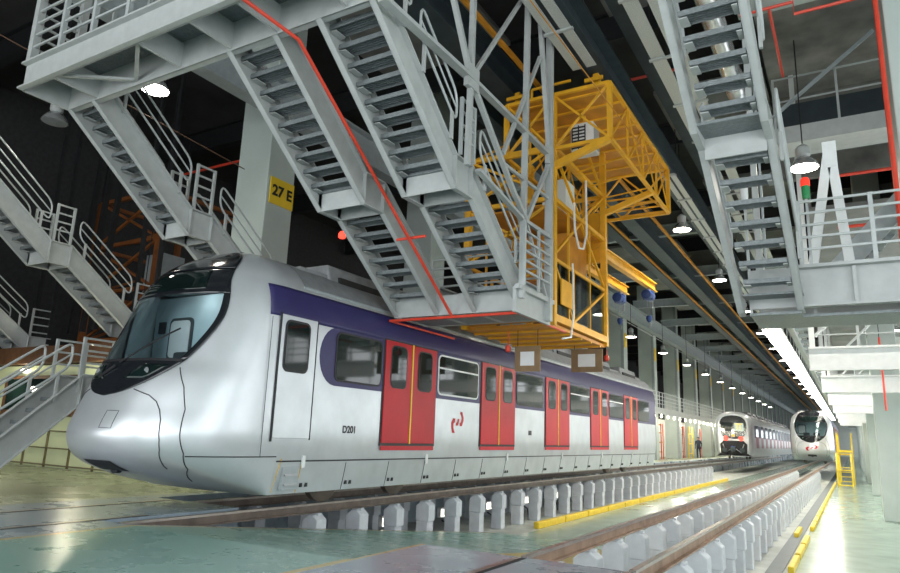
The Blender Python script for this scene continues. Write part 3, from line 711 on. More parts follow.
YT, ZT, YM, ZM, YN, YB, ZB = 5.75, 6.48, 7.9, 4.74, 8.40, 10.25, 3.36      # common stair line: top, landing, foot
LEN = 1.75
def double_flight(root, x0, x1, side=(1, 1), rails=(True, True), yend=11.4, out=.04):
    path = [(YT, ZT), (YM, ZM), (YN, ZM), (YB, ZB), (yend, ZB)]
    st = thing_part('stair_flight', root)
    stringer(st, x0, -1 if side[0] < 0 else 1, path); stringer(st, x1, 1, path)
    treads(st, x0 + .02, x1 - .02, YT + .05, ZT, YM, ZM, 10, .29); treads(st, x0 + .02, x1 - .02, YN, ZM, YB, ZB, 8, .29)
    MB().box(x0, x1, YM - .05, YN + .02, ZM + .3, ZM + .34).build('landing_plate', 'tread', st)
    MB().box(x0, x1, YN - .01, YN + .01, ZM, ZM + .36).build('landing_beam', 'greypaint', st); MB().box(x0, x1, YM - .01, YM + .01, ZM, ZM + .32).build('landing_beam', 'greypaint', st)
    for i, x in enumerate((x0, x1)):
        if not rails[i]: continue
        s = -.04 if i == 0 else out
        z = lambda y, a, b: a[1] + (b[1] - a[1]) * (y - a[0]) / (b[0] - a[0]) + .54
        a, b = (YT, ZT), (YM, ZM)
        t0 = 1.0 if out > .1 else .35
        loop_rail(st, x + s, (YT + t0, z(YT + t0, a, b)), (YM - .1, z(YM - .1, a, b)))
        if out > .1: loop_rail(st, x + s, (YT - .3, z(YT - .3, a, b)), (YT + .75, z(YT + .75, a, b)))
        a, b = (YN, ZM), (YB, ZB)
        loop_rail(st, x + s, (YN + .15, z(YN + .15, a, b)), (YB - .15, z(YB - .15, a, b)))
        panel_rail(root, (x + s, YM + .05, 0), (x + s, YN - .05, 0), ZM + .54, ZM + 1.46, 4, 2)
    return st

def crane_gantry():
    G = thing('access_gantry', 'large pale grey stair gantry spanning above the red-doored train', 'gantry', (-7, 6, 6.5))
    # upper platform across the track: two channel beams, cross frames, deck
    up = MB()
    for y, s in ((5.0, 1), (5.75, -1)):
        up.box(-11.25, -4.6, y - .012, y + .012, 6.48, 6.95)
        for z in (6.48, 6.92): up.box(-11.25, -4.7, min(y, y - s * .1), max(y, y - s * .1), z, z + .03)
    up.box(-11.27, -11.23, 5.0, 5.75, 6.48, 6.95)
    pf = up.build('platform_beam', 'greypaint', G)
    for x in (-10.4, -8.3, -7.2, -6.3, -5.1): MB().box(x - .02, x + .02, 5.0, 5.75, 6.5, 6.9).build('cross_frame', 'greypaint', G)
    for a, b in ((-10.4, -9.35), (-8.3, -9.35)): MB().bar((a, 5.02, 6.56), (b, 5.72, 6.56), .06, .04).build('brace', 'greypaint', G)
    MB().box(-11.2, -4.8, 5.02, 5.73, 6.93, 6.96).build('deck', 'tread', G)
    for y in (5.0,):
        panel_rail(G, (-11.2, y, 0), (-6.0, y, 0), 6.95, 8.15, 5, 7, .07)
    panel_rail(G, (-11.2, 5.05, 0), (-11.2, 5.7, 0), 6.95, 8.15, 5, 2)
    panel_rail(G, (-10.3, 5.75, 0), (-7.4, 5.75, 0), 6.95, 8.15, 2, 4)
    # stairs: two side by side on the near side, one on the far side of the train
    double_flight(G, -7.3, -6.4, rails=(False, False))
    double_flight(G, -5.62, -4.75, rails=(False, True), out=.1001)
    double_flight(G, -11.25, -10.56, rails=(True, True))
    # foot platform between the flights
    x0, x1, ye = -7.3, -4.68, 11.35
    MB().box(x0, x1, YB - .02, YB + .02, ZB, ZB + .36).build('foot_beam', 'greypaint', G); MB().box(x0, x1, ye - .02, ye + .02, ZB, ZB + .36).build('foot_beam', 'greypaint', G)
    for x in (-6.9, -6.4, -5.6, -5.1): MB().box(x - .02, x + .02, YB, ye, ZB + .04, ZB + .12).build('foot_joist', 'greypaint', G)
    MB().box(x0 + .02, x1 - .02, YB + .03, ye - .03, ZB + .01, ZB + .04).build('platform_grating', 'tread', G)
    MB().box(-4.66, -4.6, 9.85, ye, ZB - .1, ZB + .34).build('side_plate', 'greypaint', G); MB().box(-4.6, -4.52, 9.8, ye, ZB + .28, ZB + .36).build('side_plate', 'greypaint', G)
    X = -4.55
    def T(p, q, w=.075, h=.075): MB().bar((X, *p), (X, *q), w, h, (1, 0, 0)).build('truss_member', 'greypaint', G)
    n, e = (8.02, 6.52), (11.14, 6.5)
    T((5.75, 6.45), n, .06, .13); T(n, e, .06, .11)
    T(n, (6.9, 8.4)); T(n, (8.03, 12.0), .08, .08); T(n, (10.3, 9.7), .06, .06); T(n, (7.99, 5.11)); T(n, (9.56, 5.26)); T((9.56, 5.26), (10.15, 4.88))
    T((10.15, 12.4), (9.97, 3.5), .09, .09); T((11.18, 12.4), (11.12, 3.3), .12, .12); T((10.62, 9.3), e, .08, .08); T((10.66, 8.32), (9.16, 5.75), .06, .06)
    T((9.17, 5.59), (11.12, 5.62), .05, .05); T((8.33, 5.16), (9.98, 4.87), .05, .09); T((9.98, 4.87), (11.1, 4.89), .05, .09); T((11.03, 6.2), (10.14, 4.95), .07, .07); T((10.1, 4.9), (11.1, 3.6), .05, .05)
    MB().box(X - .03, X + .05, 7.86, 8.2, 6.34, 6.72).build('gusset_plate', 'greypaint', G); MB().box(X - .03, X + .05, 11.0, 11.25, 6.3, 6.7).build('gusset_plate', 'greypaint', G)
    for y in (5.02, 5.72):
        for x in (-11.2, -4.7): MB().box(x - .06, x + .06, y - .06, y + .06, 6.95, 12.1).build('hanger', 'greypaint', G)
    panel_rail(G, (-4.5, 9.95, 0), (-4.5, 11.15, 0), ZB + .36, ZB + 1.5, 6, 3, .045)
    panel_rail(G, (-7.2, ye, 0), (-4.8, ye, 0), ZB + .36, ZB + 1.4, 5, 4, .045)
    return G
G1 = crane_gantry()
# red sprinkler pipe down the stair
sp = thing('sprinkler_pipe', 'red sprinkler pipe running down between the two central stair flights', 'pipe', (-6.35, 8, 5))
xq = -6.0
MB().tube([(-6.06, 4.85, 6.41), (xq, 5.85, 6.36), (xq, YB - .07, ZB - .06)], .027, 8).build('pipe_run', 'sprinkler', sp, smooth=True)
MB().tube([(xq - .28, 8.75, 4.38), (xq + .28, 8.75, 4.38)], .025, 8).build('pipe_tee', 'sprinkler', sp)
MB().tube([(-6.06, 4.85, 6.41), (-6.06, 4.85, 7.4)], .027, 8).build('pipe_feed', 'sprinkler', sp)
MB().tube([(-7.36, YB - .08, ZB - .06), (-4.72, YB - .08, ZB - .06)], .027, 8).build('pipe_header', 'sprinkler', sp)
for x, y in ((-7.36, 12.6), (-4.72, 12.4)): MB().tube([(x, YB - .08, ZB - .06), (x, y, ZB - .06)], .022, 8).build('pipe_branch', 'sprinkler', sp)

# left-hand gantry stair (far side) : one double flight with its own platform
def side_gantry(x0, x1, dy, dz, label):
    G = thing('access_gantry', label, 'gantry', (x0, YT, ZT), None)
    st = double_flight(G, x0, x1, rails=(True, True), yend=10.9)
    MB().box(x0 - .1, x1 + .1, 5.0, 5.75, ZT, ZT + .4).build('platform_beam', 'greypaint', G)
    for s in (x0, x1): MB().box(s - .05, s + .05, 10.8, 10.9, ZB + .36, 12).build('hanger', 'black', G)
    panel_rail(G, (x1, YB + .05, 0), (x1, 10.85, 0), ZB + .36, ZB + 1.4, 4, 2)
    G.location = (x0, YT + dy, ZT + dz); return G
side_gantry(-16.8, -15.95, .35, .10, 'dim grey two-flight stair at the far left beyond the partition')
side_gantry(-22.2, -21.3, .6, -.2, 'shadowed grey stair partly hidden at the left edge of the hall')

# cab access stair beside the nose
def cab_stair():
    G = thing('cab_access_stair', 'low grey steps with looped handrails leading up beside the train nose', 'steps', (-12, 6, 0))
    p = [(5.55, 0.02), (7.15, 1.50), (8.3, 1.50)]
    for x, s in ((-12.8, 1), (-12.0, 1)): stringer(G, x, s, p, .58)
    treads(G, -12.78, -12.02, 5.55, .02, 7.15, 1.5, 7, .22)
    MB().box(-12.8, -12.0, 7.15, 8.3, 1.72, 1.76).build('platform_plate', 'tread', G)
    for x in (-12.84, -11.96):
        loop_rail(G, x, (5.3, .5), (6.9, 1.74), .45, .9, .024)
        panel_rail(G, (x, 7.1, 0), (x, 8.25, 0), 1.75, 2.75, 4, 3)
cab_stair()

# right hanging stair with its platform
def right_gantry():
    G = thing('access_gantry', 'pale grey hanging stair and platform at the upper right over the right track', 'gantry', (-1, 8, 5))
    global XSHEAR
    x0, x1 = -1.48, -.72
    path = [(5.0, 8.17), (8.55, 5.2), (8.95, 5.12), (11.2, 3.27), (11.38, 3.24)]
    XSHEAR = (.045, 7.4)
    st = thing_part('stair_flight', G)
    stringer(st, x0, -1, path, .3); stringer(st, x1, 1, path, .3)
    treads(st, x0 + .09, x1 - .02, 5.0, 8.17, 8.55, 5.2, 15, .12); treads(st, x0 + .09, x1 - .02, 9.1, 5.0, 11.0, 3.43, 7, .12)
    MB().box(x0, x1, 8.5, 8.98, 5.28, 5.32).build('landing_plate', 'tread', st); MB().box(x0 + .02, x1, 11.02, 11.36, 3.5, 3.53).build('foot_plate', 'tread', st); MB().box(x0, x1, 8.95, 8.98, 4.98, 5.28).build('landing_beam', 'greypaint', st)
    for x in (x0 - .06, x1 + .12): loop_rail(st, x, (6.0, 7.65), (8.3, 5.72)); loop_rail(st, x, (9.2, 5.2), (10.9, 3.82))
    XSHEAR = None
    Y = 11.4
    MB().box(-1.2, 4.5, Y - .02, Y + .02, 3.35, 3.98).box(-.5, 4.5, Y - .16, Y, 3.93, 3.98).box(-.5, 4.5, Y - .14, Y, 3.33, 3.37).build('platform_beam', 'greypaint', G)
    MB().box(-1.2, 4.5, Y + 1.1, Y + 1.14, 3.3, 3.95).build('platform_beam', 'greypaint', G)
    MB().box(-1.2, 4.5, Y + .02, Y + 1.1, 3.2, 3.24).build('deck', 'tread', G); MB().box(-1.2, -.5, Y - .3, Y + .02, 3.2, 3.24).build('deck', 'tread', G)
    for i in range(4): MB().box(.2 + i * 1.1, .25 + i * 1.1, Y - .1, Y - .02, 3.38, 3.92).build('stiffener', 'greypaint', G)
    panel_rail(G, (-.45, Y, 0), (4.4, Y, 0), 3.98, 5.05, 5, 6, .06)
    MB().bar((.05, 11.9, 6.1), (-.34, 11.9, 3.98), .14, .14, (0, 1, 0)).bar((.05, 11.9, 6.1), (.2, 11.9, 3.98), .14, .14, (0, 1, 0)).box(-.05, .15, 11.82, 11.98, 5.7, 6.15).build('a_frame', 'white', G)
    for y in (13.2, 14.0): MB().bar((-.15, y, 4.1), (2.6, y, 7.1), .03, .36, (0, 0, 1)).build('rear_stringer', 'greydark', G)
    for i in range(10): MB().box(.0 + i * .26, .24 + i * .26, 13.22, 13.98, 4.2 + i * .285, 4.24 + i * .285).build('rear_tread', 'tread', G)
    for x in (-1.15, 3.2): MB().box(x - .05, x + .05, Y + 1.05, Y + 1.15, 3.95, 12).build('hanger', 'greypaint', G)
right_gantry()
for k in range(1, 8):
    y = 11 + 7.6 * k
    G = thing('platform_girder', 'white platform girder with railing on the right, %s behind the hanging stair' % nth(k), 'girder', (1, y, 3.1))
    MB().box(-.75, 4.5, y - .02, y + .02, 3.1, 3.62).box(-.75, 4.5, y - .14, y, 3.6, 3.65).box(-.75, 4.5, y - .14, y, 3.08, 3.13).build('girder_web', 'white', G)
    MB().box(-.75, 4.5, y + .03, y + 1.1, 3.5, 3.54).build('deck', 'greypaint', G); panel_rail(G, (-.7, y, 0), (4.4, y, 0), 3.65, 4.65, 4, 6, .06)
    MB().bar((-.6, y + .5, 4.0), (1.2, y + .5, 5.8), .3, .05).build('stair_stringer', 'white', G)
    MB().box(-.72, -.6, y - .05, y + .05, 3.65, 12).build('hanger', 'white', G)
# long grey edge deck along the right track with ribs, above the strip lights
ed = thing('edge_deck', 'ribbed grey edge deck running along above the fluorescent strip lights', 'deck', (-1, 20, 4.6))
MB().box(-1.25, -1.12, 12.8, 100, 4.3, 4.6).build('edge_beam', 'greypaint', ed)
for i in range(70): MB().box(-1.12, -.79, 13 + i * 1.25, 13.35 + i * 1.25, 4.4, 4.46).build('rib', 'greydark', ed)
for i in range(12): MB().box(-1.2, -1.16, 14 + i * 7, 14.05 + i * 7, 4.6, 12).build('hanger_rod', 'greydark', ed)
struct(MB().box(-.6, 5.6, 20, 238, 7.5, 7.7).build('ceiling_mezzanine', 'ceilpanel'))
struct(MB().box(-1.25, 5.6, 3.0, 12.6, 9.25, 9.45).build('ceiling_slab', 'concrete'))

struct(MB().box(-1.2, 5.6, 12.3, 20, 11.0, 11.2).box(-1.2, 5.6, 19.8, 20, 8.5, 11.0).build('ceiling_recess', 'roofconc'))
# upper right catwalk
cw = thing('catwalk', 'dark panelled catwalk with thin railing high at the upper right', 'catwalk', (0, 16, 8))
MB().box(-1.0, 5.5, 15.9, 16.1, 7.95, 8.35).box(-1.0, 5.5, 16.1, 17.4, 8.2, 8.26).build('catwalk_beam', 'greypaint', cw)
MB().box(-1.0, 5.5, 17.4, 17.44, 8.2, 9.6).build('dark_panel', 'darksteel', cw)
panel_rail(cw, (-.95, 15.95, 0), (5.4, 15.95, 0), 8.35, 9.6, 2, 6, .05)
MB().bar((-.98, 15.8, 8.6), (1.1, 15.8, 10.2), .07).build('brace', 'greydark', cw)
# red pipes on the right
rp = thing('sprinkler_pipe', 'red pipe standing along the white column at the upper right edge', 'pipe', (.93, 12.25, 4.3)); MB().tube([(.93, 12.25, 4.3), (.93, 12.25, 9.2)], .04, 8).build('pipe_run', 'sprinkler', rp)
rp = thing('sprinkler_pipe', 'red branched sprinkler pipe under the upper right slab', 'pipe', (0, 12.4, 9))
MB().tube([(-1.2, 12.3, 9.15), (-.3, 12.3, 9.15), (-.3, 12.3, 8.9), (.85, 12.3, 8.9)], .03, 8).tube([(-.7, 12.3, 9.15), (-.7, 15.5, 9.4)], .03, 8).build('pipe_run', 'sprinkler', rp)
rp = thing('sprinkler_pipe', 'red pipe crossing behind the white A-frame on the right', 'pipe', (1, 17.6, 7.6)); MB().tube([(-.2, 17.8, 7.7), (5, 17.8, 7.7)], .04, 8).tube([(.1, 17.8, 6.4), (5, 17.8, 6.4)], .04, 8).build('pipe_run', 'sprinkler', rp)
MB().tube([(2, 17.8, 6.4), (2, 17.8, 12.2)], .02, 6).build('pipe_hanger', 'black', rp)
rp = thing('sprinkler_pipe', 'thin red drop pipe at the right edge below the white girders', 'pipe', (1.4, 24, 3)); MB().tube([(.95, 24, 4.6), (.95, 24, 2.4)], .03, 8).build('pipe_run', 'sprinkler', rp); MB().tube([(.95, 24, 4.6), (.95, 24, 7.45)], .012, 6).build('pipe_hanger', 'black', rp)
rp = thing('sprinkler_pipe', 'red pipe crossing under the roof behind the yellow crane', 'pipe', (-3, 18, 10)); MB().tube([(-5.5, 15.5, 10.2), (-1.6, 15.5, 10.2)], .04, 8).build('pipe_run', 'sprinkler', rp); MB().tube([(-3, 15.5, 10.2), (-3, 15.5, 12)], .02, 6).build('pipe_hanger', 'black', rp)
rp = thing('sprinkler_pipe', 'red pipe near the roof left of the numbered column', 'pipe', (-14, 12, 8)); MB().tube([(-18, 13, 9.1), (-13.05, 13, 9.1)], .04, 8).build('pipe_run', 'sprinkler', rp); MB().tube([(-15, 13, 9.1), (-15, 13, 12.5)], .02, 6).build('pipe_hanger', 'black', rp)
# duct behind the hanging stair
dc = thing('ventilation_duct', 'round shiny duct running behind the treads of the hanging stair', 'duct', (-1.5, 8, 8.6))
MB().tube([(-1.6, 5, 8.9), (-1.6, 14.4, 8.9)], .2, 20).build('duct_run', 'duct', dc, smooth=True)
for y in (6.5, 9, 11.5, 14.0): MB().tube([(-1.6, y, 8.9), (-1.6, y + .06, 8.9)], .215, 20).build('duct_band', 'duct', dc)
MB().tube([(-1.6, 14.4, 8.9), (-1.6, 14.6, 8.87), (-1.55, 14.75, 8.75), (-1.45, 14.8, 8.6)], .22, 16).build('duct_elbow', 'duct', dc, smooth=True)
# beacons
for (x, y, z, m, l) in ((-1.22, 11.45, 5.42, 'beaconred', 'red warning beacon behind the lower treads of the hanging stair'), (-.33, 11.62, 5.36, 'beaconred', 'red and green beacon on the right stringer of the hanging stair')):
    b = thing('warning_beacon', l, 'beacon', (x, y, z)); MB().lathe((x, y, z), [(.07, 0), (.07, .1), (.05, .14), (.01, .15)], 12).build('dome', m, b, smooth=True)
    MB().lathe((x, y, z - .22), [(.05, 0), (.06, .05), (.06, .22)], 12).build('beacon_base', 'green' if 'green' in l else 'white', b)
    MB().box(x - .02, x + .02, y - .02, y + .02, 3.25, z - .22).build('stem', 'tube', b)
for (x, y, z, l) in ((-11.1, 13.0, 6.15, 'glowing red beacon seen between the train roof and the central stair'), (-18.5, 12.6, 4.5, 'tiny red lamp among the stairs at the far left')):
    b = thing('warning_beacon', l, 'beacon', (x, y, z)); MB().lathe((x, y, z), [(.06, 0), (.1, .03), (.1, .12), (.06, .18), (.01, .2)], 12).build('dome', 'redlamp', b, smooth=True); MB().tube([(x, y, z + .2), (x, y, 9.2)], .015, 6).build('hanger_stem', 'black', b)

# ------------------------------------------------------------------ yellow lattice crane
def yellow_crane():
    K = thing('lattice_crane', 'yellow lattice crane cage hanging from the roof girders behind the grey stairs', 'crane', (-6, 14, 3.4))
    def B(p, q, w=.07, name='brace', m='crane'): w *= .75; return MB().bar(p, q, w, w).build(name, m, K)
    x0, x1, y0, y1, z0, z1 = -7.0, -5.0, 12.45, 15.85, 3.46, 7.3
    for x in (x0, x1):
        for y in (y0, y1): MB().box(x - .07, x + .07, y - .07, y + .07, z0, 8.5 if y == y0 else 8.5).build('corner_post', 'crane', K)
    MB().box(x0, x1, y0, y1, z0 - .02, z0 + .05).build('floor_plate', 'craneorange', K)
    fb = MB()
    for k in range(5): fb.box(x0, x1, y0 + .4 + k * .65, y0 + .46 + k * .65, z0 - .06, z0 - .02)
    fb.build('floor_joist', 'crane', K)
    for z, w in ((3.62, .2), (4.85, .09), (6.15, .12), (7.3, .12)):
        for a, b in (((x0, y0, z), (x1, y0, z)), ((x0, y1, z), (x1, y1, z)), ((x0, y0, z), (x0, y1, z)), ((x1, y0, z), (x1, y1, z))): B(a, b, w, 'ring_beam')
    ym = (y0 + y1) / 2
    for x in (x1, x0):
        B((x, ym - .5, 3.7), (x, ym - .5, 4.85)); B((x, y0 + .05, 4.8), (x, ym - .5, 3.7)); B((x, ym - .5, 3.7), (x, y1, 4.8)); B((x, ym + .6, 3.7), (x, ym + .6, 6.1), .05)
        B((x, y0, 4.9), (x, ym, 6.1)); B((x, ym, 6.1), (x, y1, 4.9)); B((x, y0, 7.3), (x, ym, 6.15)); B((x, ym, 6.15), (x, y1, 7.3)); B((x, y0 + .9, 3.7), (x, y0 + .9, 6.1), .06)
        B((x, y0, 7.3), (x, ym, 8.4)); B((x, ym, 8.4), (x, y1, 7.3))
    for y in (y0, y1):
        B((x0, y, 4.9), (x1, y, 6.1)); B((x0, y, 6.1), (x1, y, 4.9)); B((x0, y, 6.2), (x1, y, 7.3)); B((x1, y, 6.2), (x0, y, 7.3)); B((x0, y, 3.7), (x1, y, 4.85), .05)
    for x in (x1,): MB().box(x - .01, x + .01, y0 + .1, y1 - .1, 3.75, 4.8).build('mesh_guard', 'guard', K)
    MB().box(x0 + .1, x1 - .1, y0 + .3, y1 - .2, 6.1, 6.14).build('mid_floor', 'craneorange', K)
    MB().box(-6.6, -5.4, 14.4, 15.7, 4.9, 6.0).build('machine_panel', 'craneorange', K)
    MB().box(x1 + .03, x1 + .06, y0 + .35, y0 + 1.05, 3.95, 4.5).build('tilted_plate', 'crane', K)
    # upper deck, cantilevered to the right
    a0, a1, b0, b1, c0, c1 = -6.1, -3.76, 12.45, 17.6, 7.25, 8.5
    MB().box(a0, a1, b0, b1, c1 - .03, c1 + .02).build('top_deck', 'craneorange', K)
    j = MB()
    for k in range(9): j.box(a0, a1, b0 + .2 + k * .6, b0 + .27 + k * .6, c1 - .06, c1 - .03)
    j.build('deck_joist', 'crane', K)
    for z in (c0, c1):
        for p, q in (((a0, b0, z), (a1, b0, z)), ((a0, b1, z), (a1, b1, z)), ((a0, b0, z), (a0, b1, z)), ((a1, b0, z), (a1, b1, z))): B(p, q, .1, 'ring_beam')
    for x in (a0, a1):
        for y in (b0, b1): MB().box(x - .05, x + .05, y - .05, y + .05, c0, c1).build('corner_post', 'crane', K)
    n = 4
    for i in range(n):
        ya, yb = b0 + (b1 - b0) * i / n, b0 + (b1 - b0) * (i + 1) / n
        for x in (a1, a0):
            B((x, ya, c0), (x, yb, c1) if i % 2 else (x, yb, c1), .05); B((x, yb, c0), (x, yb, c1), .06)
            if i: B((x, ya, c1), (x, yb, c0), .04)
    for y in (b0, b1): B((-5.0, y, c1), (a1, y, c0), .06); B((-5.0, y, c0), (a1, y, c1), .06); B((a0, y, c0), (-5, y, c1), .06); B((a0, y, c1), (-5, y, c0), .06)
    for i in range(4): B((-5, b0 + 3.6 + .45 * i, c0), (a1, b0 + 3.6 + .45 * i, c0), .05, 'deck_bar')
    for y in (b0, 15.85): MB().bar((-5.0, y, 6.85), (a1, y, c0), .13, .13).build('cantilever_strut', 'crane', K)
    for i in range(5): B((a1, b0 + i * 1.03, c0), (-5, b0 + .5 + i * .95, c0), .04, 'deck_bar')
    for y in (b0 + .4, b1 - .4):
        for x in (-4.15, -6.0): MB().box(x - .06, x + .06, y - .1, y + .1, c1, 8.96).build('hanger_trolley', 'crane', K); MB().box(x - .2, x + .2, y - .25, y - .2, 8.72, 8.8).build('hanger_plate', 'crane', K)
    B((-5.5, b0, 8.75), (-4.6, b0, 8.75), .06, 'top_rail'); B((-5.5, b0, 8.5), (-5.5, b0, 8.75), .06, 'top_rail')
    # jib beams
    MB().ibeam((-5.3, 15.9, 6.05), (-5.3, 22.3, 6.28), .16, .3, .03).build('jib_beam', 'crane', K)
    MB().ibeam((-6.3, 15.9, 6.1), (-6.3, 22.5, 6.3), .16, .28, .03).build('jib_beam', 'crane', K)
    MB().box(-5.5, -5.1, 15.85, 15.98, 5.6, 6.9).build('jib_bracket', 'crane', K)
    return K
yellow_crane()
def hoist(x, y, z, label):
    h = thing('chain_hoist', label, 'hoist', (x, y, z), None)
    MB().lathe((x, y - .35, z), [(.06, 0), (.15, .03), (.17, .1), (.17, .55), (.13, .62), (.05, .66)], 18, 'Y').build('motor', 'blue', h, smooth=True)
    MB().box(x - .16, x + .16, y - .12, y + .16, z - .14, z + .16).build('gearbox', 'blue', h, bevel=.03)
    MB().tube([(x, y + .34, z - .05), (x, y + .5, z - .1), (x, y + .5, z - .3), (x, y + .36, z - .32)], .03, 8).build('control_loop', 'chain', h)
    MB().box(x - .03, x + .03, y - .05, y + .05, z + .16, z + .24).build('trolley', 'black', h)
    for dx in (-.04, .04): MB().tube([(x + dx, y, z - .14), (x + dx, y, z - .66)], .01, 6).build('chain', 'chain', h)
    b = MB().lathe((x, y, z - .88), [(.01, 0), (.06, .04), (.1, .14), (.08, .22)], 12).build('hook_block', 'blue', h, smooth=True)
    MB().tube([(x, y, z - .88), (x + .06, y, z - .94), (x + .03, y, z - 1.02), (x - .05, y, z - .99)], .018, 6).build('hook', 'chain', h)
hoist(-5.3, 21.4, 5.84, 'blue chain hoist with hanging hook at the end of the nearer yellow jib'); hoist(-6.3, 21.6, 5.85, 'blue chain hoist with hanging hook under the farther yellow jib')
ac = thing('air_conditioner_unit', 'white air conditioner unit under the orange deck of the yellow crane', 'air conditioner', (-4.8, 13.5, 7.5))
MB().box(-4.92, -4.4, 13.3, 13.75, 7.5, 8.16).build('casing', 'white', ac, bevel=.02)
g2 = MB()
for k in range(7): g2.box(-4.88, -4.58, 13.28, 13.3, 7.56 + k * .08, 7.59 + k * .08)
for k in range(3): g2.box(-4.89 + k * .15, -4.87 + k * .15, 13.27, 13.3, 7.54, 8.1)
g2.build('grille', 'black', ac); MB().box(-4.4, -4.39, 13.35, 13.7, 7.56, 8.1).build('side_panel', 'greydark', ac); MB().box(-4.7, -4.65, 13.5, 13.55, 8.16, 8.43).build('hanging_bracket', 'crane', ac)
cb = thing('control_cabinet', 'tall pale control cabinet inside the yellow crane', 'cabinet', (-5.6, 14.4, 6.14)); MB().box(-5.9, -5.3, 14.0, 14.6, 6.15, 7.2).build('casing', 'wallpale', cb, bevel=.02); MB().lathe((-5.29, 14.3, 6.9), [(.06, 0), (.07, .01), (.05, .02)], 12, 'X').build('emblem', 'black', cb)
cd = MB().tube([(-4.85, 14.1, 7.1), (-4.85, 14.12, 5.8), (-4.85, 13.9, 5.4), (-4.85, 13.6, 5.35), (-4.85, 13.35, 5.7), (-4.85, 13.3, 6.3)], .025, 8).build('hanging_cable', 'white', smooth=True); tag(cd, 'pale looped cable hanging on the side of the yellow crane', 'cable')
cd = MB().tube([(-4.85, 13.2, 4.9), (-4.85, 13.25, 3.8), (-4.85, 13.1, 3.3), (-4.85, 12.6, 3.2)], .02, 8).build('hanging_cable', 'white', smooth=True); tag(cd, 'pale cable dangling from the foot of the yellow crane', 'cable')
# notices hanging under the crane
for x, y, zc, hw, hh, l in ((-5.61, 12.62, 2.82, .28, .26, 'brown framed paper notice hanging over the navy band, nearer of two'), (-5.24, 15.2, 3.06, .38, .27, 'brown framed paper notice hanging under the right corner of the yellow crane')):
    n = thing('notice_board', l, 'notice', (x, y, zc)); MB().box(x - hw, x + hw, y - .02, y + .02, zc - hh, zc + hh).build('board', 'card', n)
    MB().box(x - hw * .55, x + hw * .55, y - .024, y - .021, zc - hh * .55, zc + hh * .55).build('paper', 'paper', n)
    for dx in (-hw * .8, hw * .8): MB().tube([(x + dx, y, zc + hh), (x + dx, y, 3.42)], .008, 6).build('hanging_wire', 'black', n)
for x, y, z, l in ((-5.0, 15.95, 3.12, 'red cap lamp at the right foot of the yellow crane'), (-6.0, 12.5, 2.95, 'red cap lamp at the left foot of the yellow crane')):
    b = MB().lathe((x, y, z), [(.03, 0), (.06, .03), (.06, .11), (.03, .14), (.012, .16), (.012, 3.39 - z)], 12).build('hanging_signal_lamp', 'sprinkler', smooth=True); tag(b, l, 'lamp')
# dim orange crane at far left
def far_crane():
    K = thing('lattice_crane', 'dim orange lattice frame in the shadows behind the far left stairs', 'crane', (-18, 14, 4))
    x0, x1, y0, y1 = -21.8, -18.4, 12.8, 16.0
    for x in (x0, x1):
        for y in (y0, y1): MB().box(x - .09, x + .09, y - .09, y + .09, 3.6, 8.6).build('corner_post', 'dimorange', K); MB().box(x - .03, x + .03, y - .03, y + .03, 8.6, 12.1).build('hanger_rod', 'black', K)
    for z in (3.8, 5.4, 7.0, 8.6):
        for a, b in (((x0, y0, z), (x1, y0, z)), ((x0, y0, z), (x0, y1, z)), ((x1, y0, z), (x1, y1, z)), ((x0, y1, z), (x1, y1, z))): MB().bar(a, b, .12).build('ring_beam', 'dimorange', K)
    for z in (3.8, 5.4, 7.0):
        for x in (x0, x1): MB().bar((x, y0, z), (x, y1, z + 1.6), .08).build('brace', 'dimorange', K)
        MB().bar((x0, y0, z), (x1, y0, z + 1.6), .08).build('brace', 'dimorange', K); MB().bar((x1, y0, z), (x0, y0, z + 1.6), .08).build('brace', 'dimorange', K)
    MB().box(x0, x1, y0, y1, 3.55, 3.65).build('floor_plate', 'dimorange', K); MB().box(-19.8, -18.9, 13.4, 14.2, 5.3, 6.7).build('cabinet', 'greydark', K)
far_crane()
for i, (x, y) in enumerate(((-19.8, 12.0), (-20.8, 12.2), (-21.8, 12.4))):
    struct(MB().bar((x, y, 4), (x + .4, y, 12.8), .14).build('column_hanger', 'black'))
# thin wires
for pts, m, l in (([(-12.5, 5.0, 7.9), (-10.9, 9.4, 6.7)], 'brown', 'thin brown wire slanting across the upper left gantry'), ([(-3.55, 7.93, 7.48), (-3.55, 16.6, 7.78)], 'craneorange', 'thin orange wire slanting down past the yellow crane')):
    tag(MB().tube(pts, .012, 6).build('hanging_wire', m), l, 'wire')
wr = MB().tube([(-10.6, 24, 7.9), (-10.6, 100, 7.9)], .02, 6).build('hanging_wire', 'chain'); tag(wr, 'long thin wire running down the hall above the raised walkway', 'wire')

# ------------------------------------------------------------------ lamps
def lamp_proto():
    t = thing('pendant_lamp', '', 'lamp', (0, 0, 0), 'high bay pendant lamps')
    MB().lathe((0, 0, 0), [(.29, 0), (.285, .02), (.24, .1), (.16, .2), (.1, .24)], 24).build('bell_shade', 'duct', t, smooth=True)
    MB().lathe((0, 0, .24), [(.1, 0), (.14, .04), (.14, .2), (.08, .26), (.03, .3)], 18).build('ballast', 'greypaint', t, smooth=True)
    MB().lathe((0, 0, -.004), [(.01, -.02), (.2, -.012), (.27, 0), (.27, .004)], 24).build('lens', 'lens', t, smooth=True)
    MB().tube([(0, 0, .5), (0, 0, 3.0)], .015, 6).build('hanger_rod', 'black', t); return t
LP = None
LIGHT = bpy.data.lights.new('lamp_beam', 'SPOT'); LIGHT.energy = 750; LIGHT.spot_size = math.radians(150); LIGHT.spot_blend = .6; LIGHT.shadow_soft_size = .25; LIGHT.color = (1, .94, .83)
LIGHT2 = LIGHT.copy(); LIGHT2.energy = 260
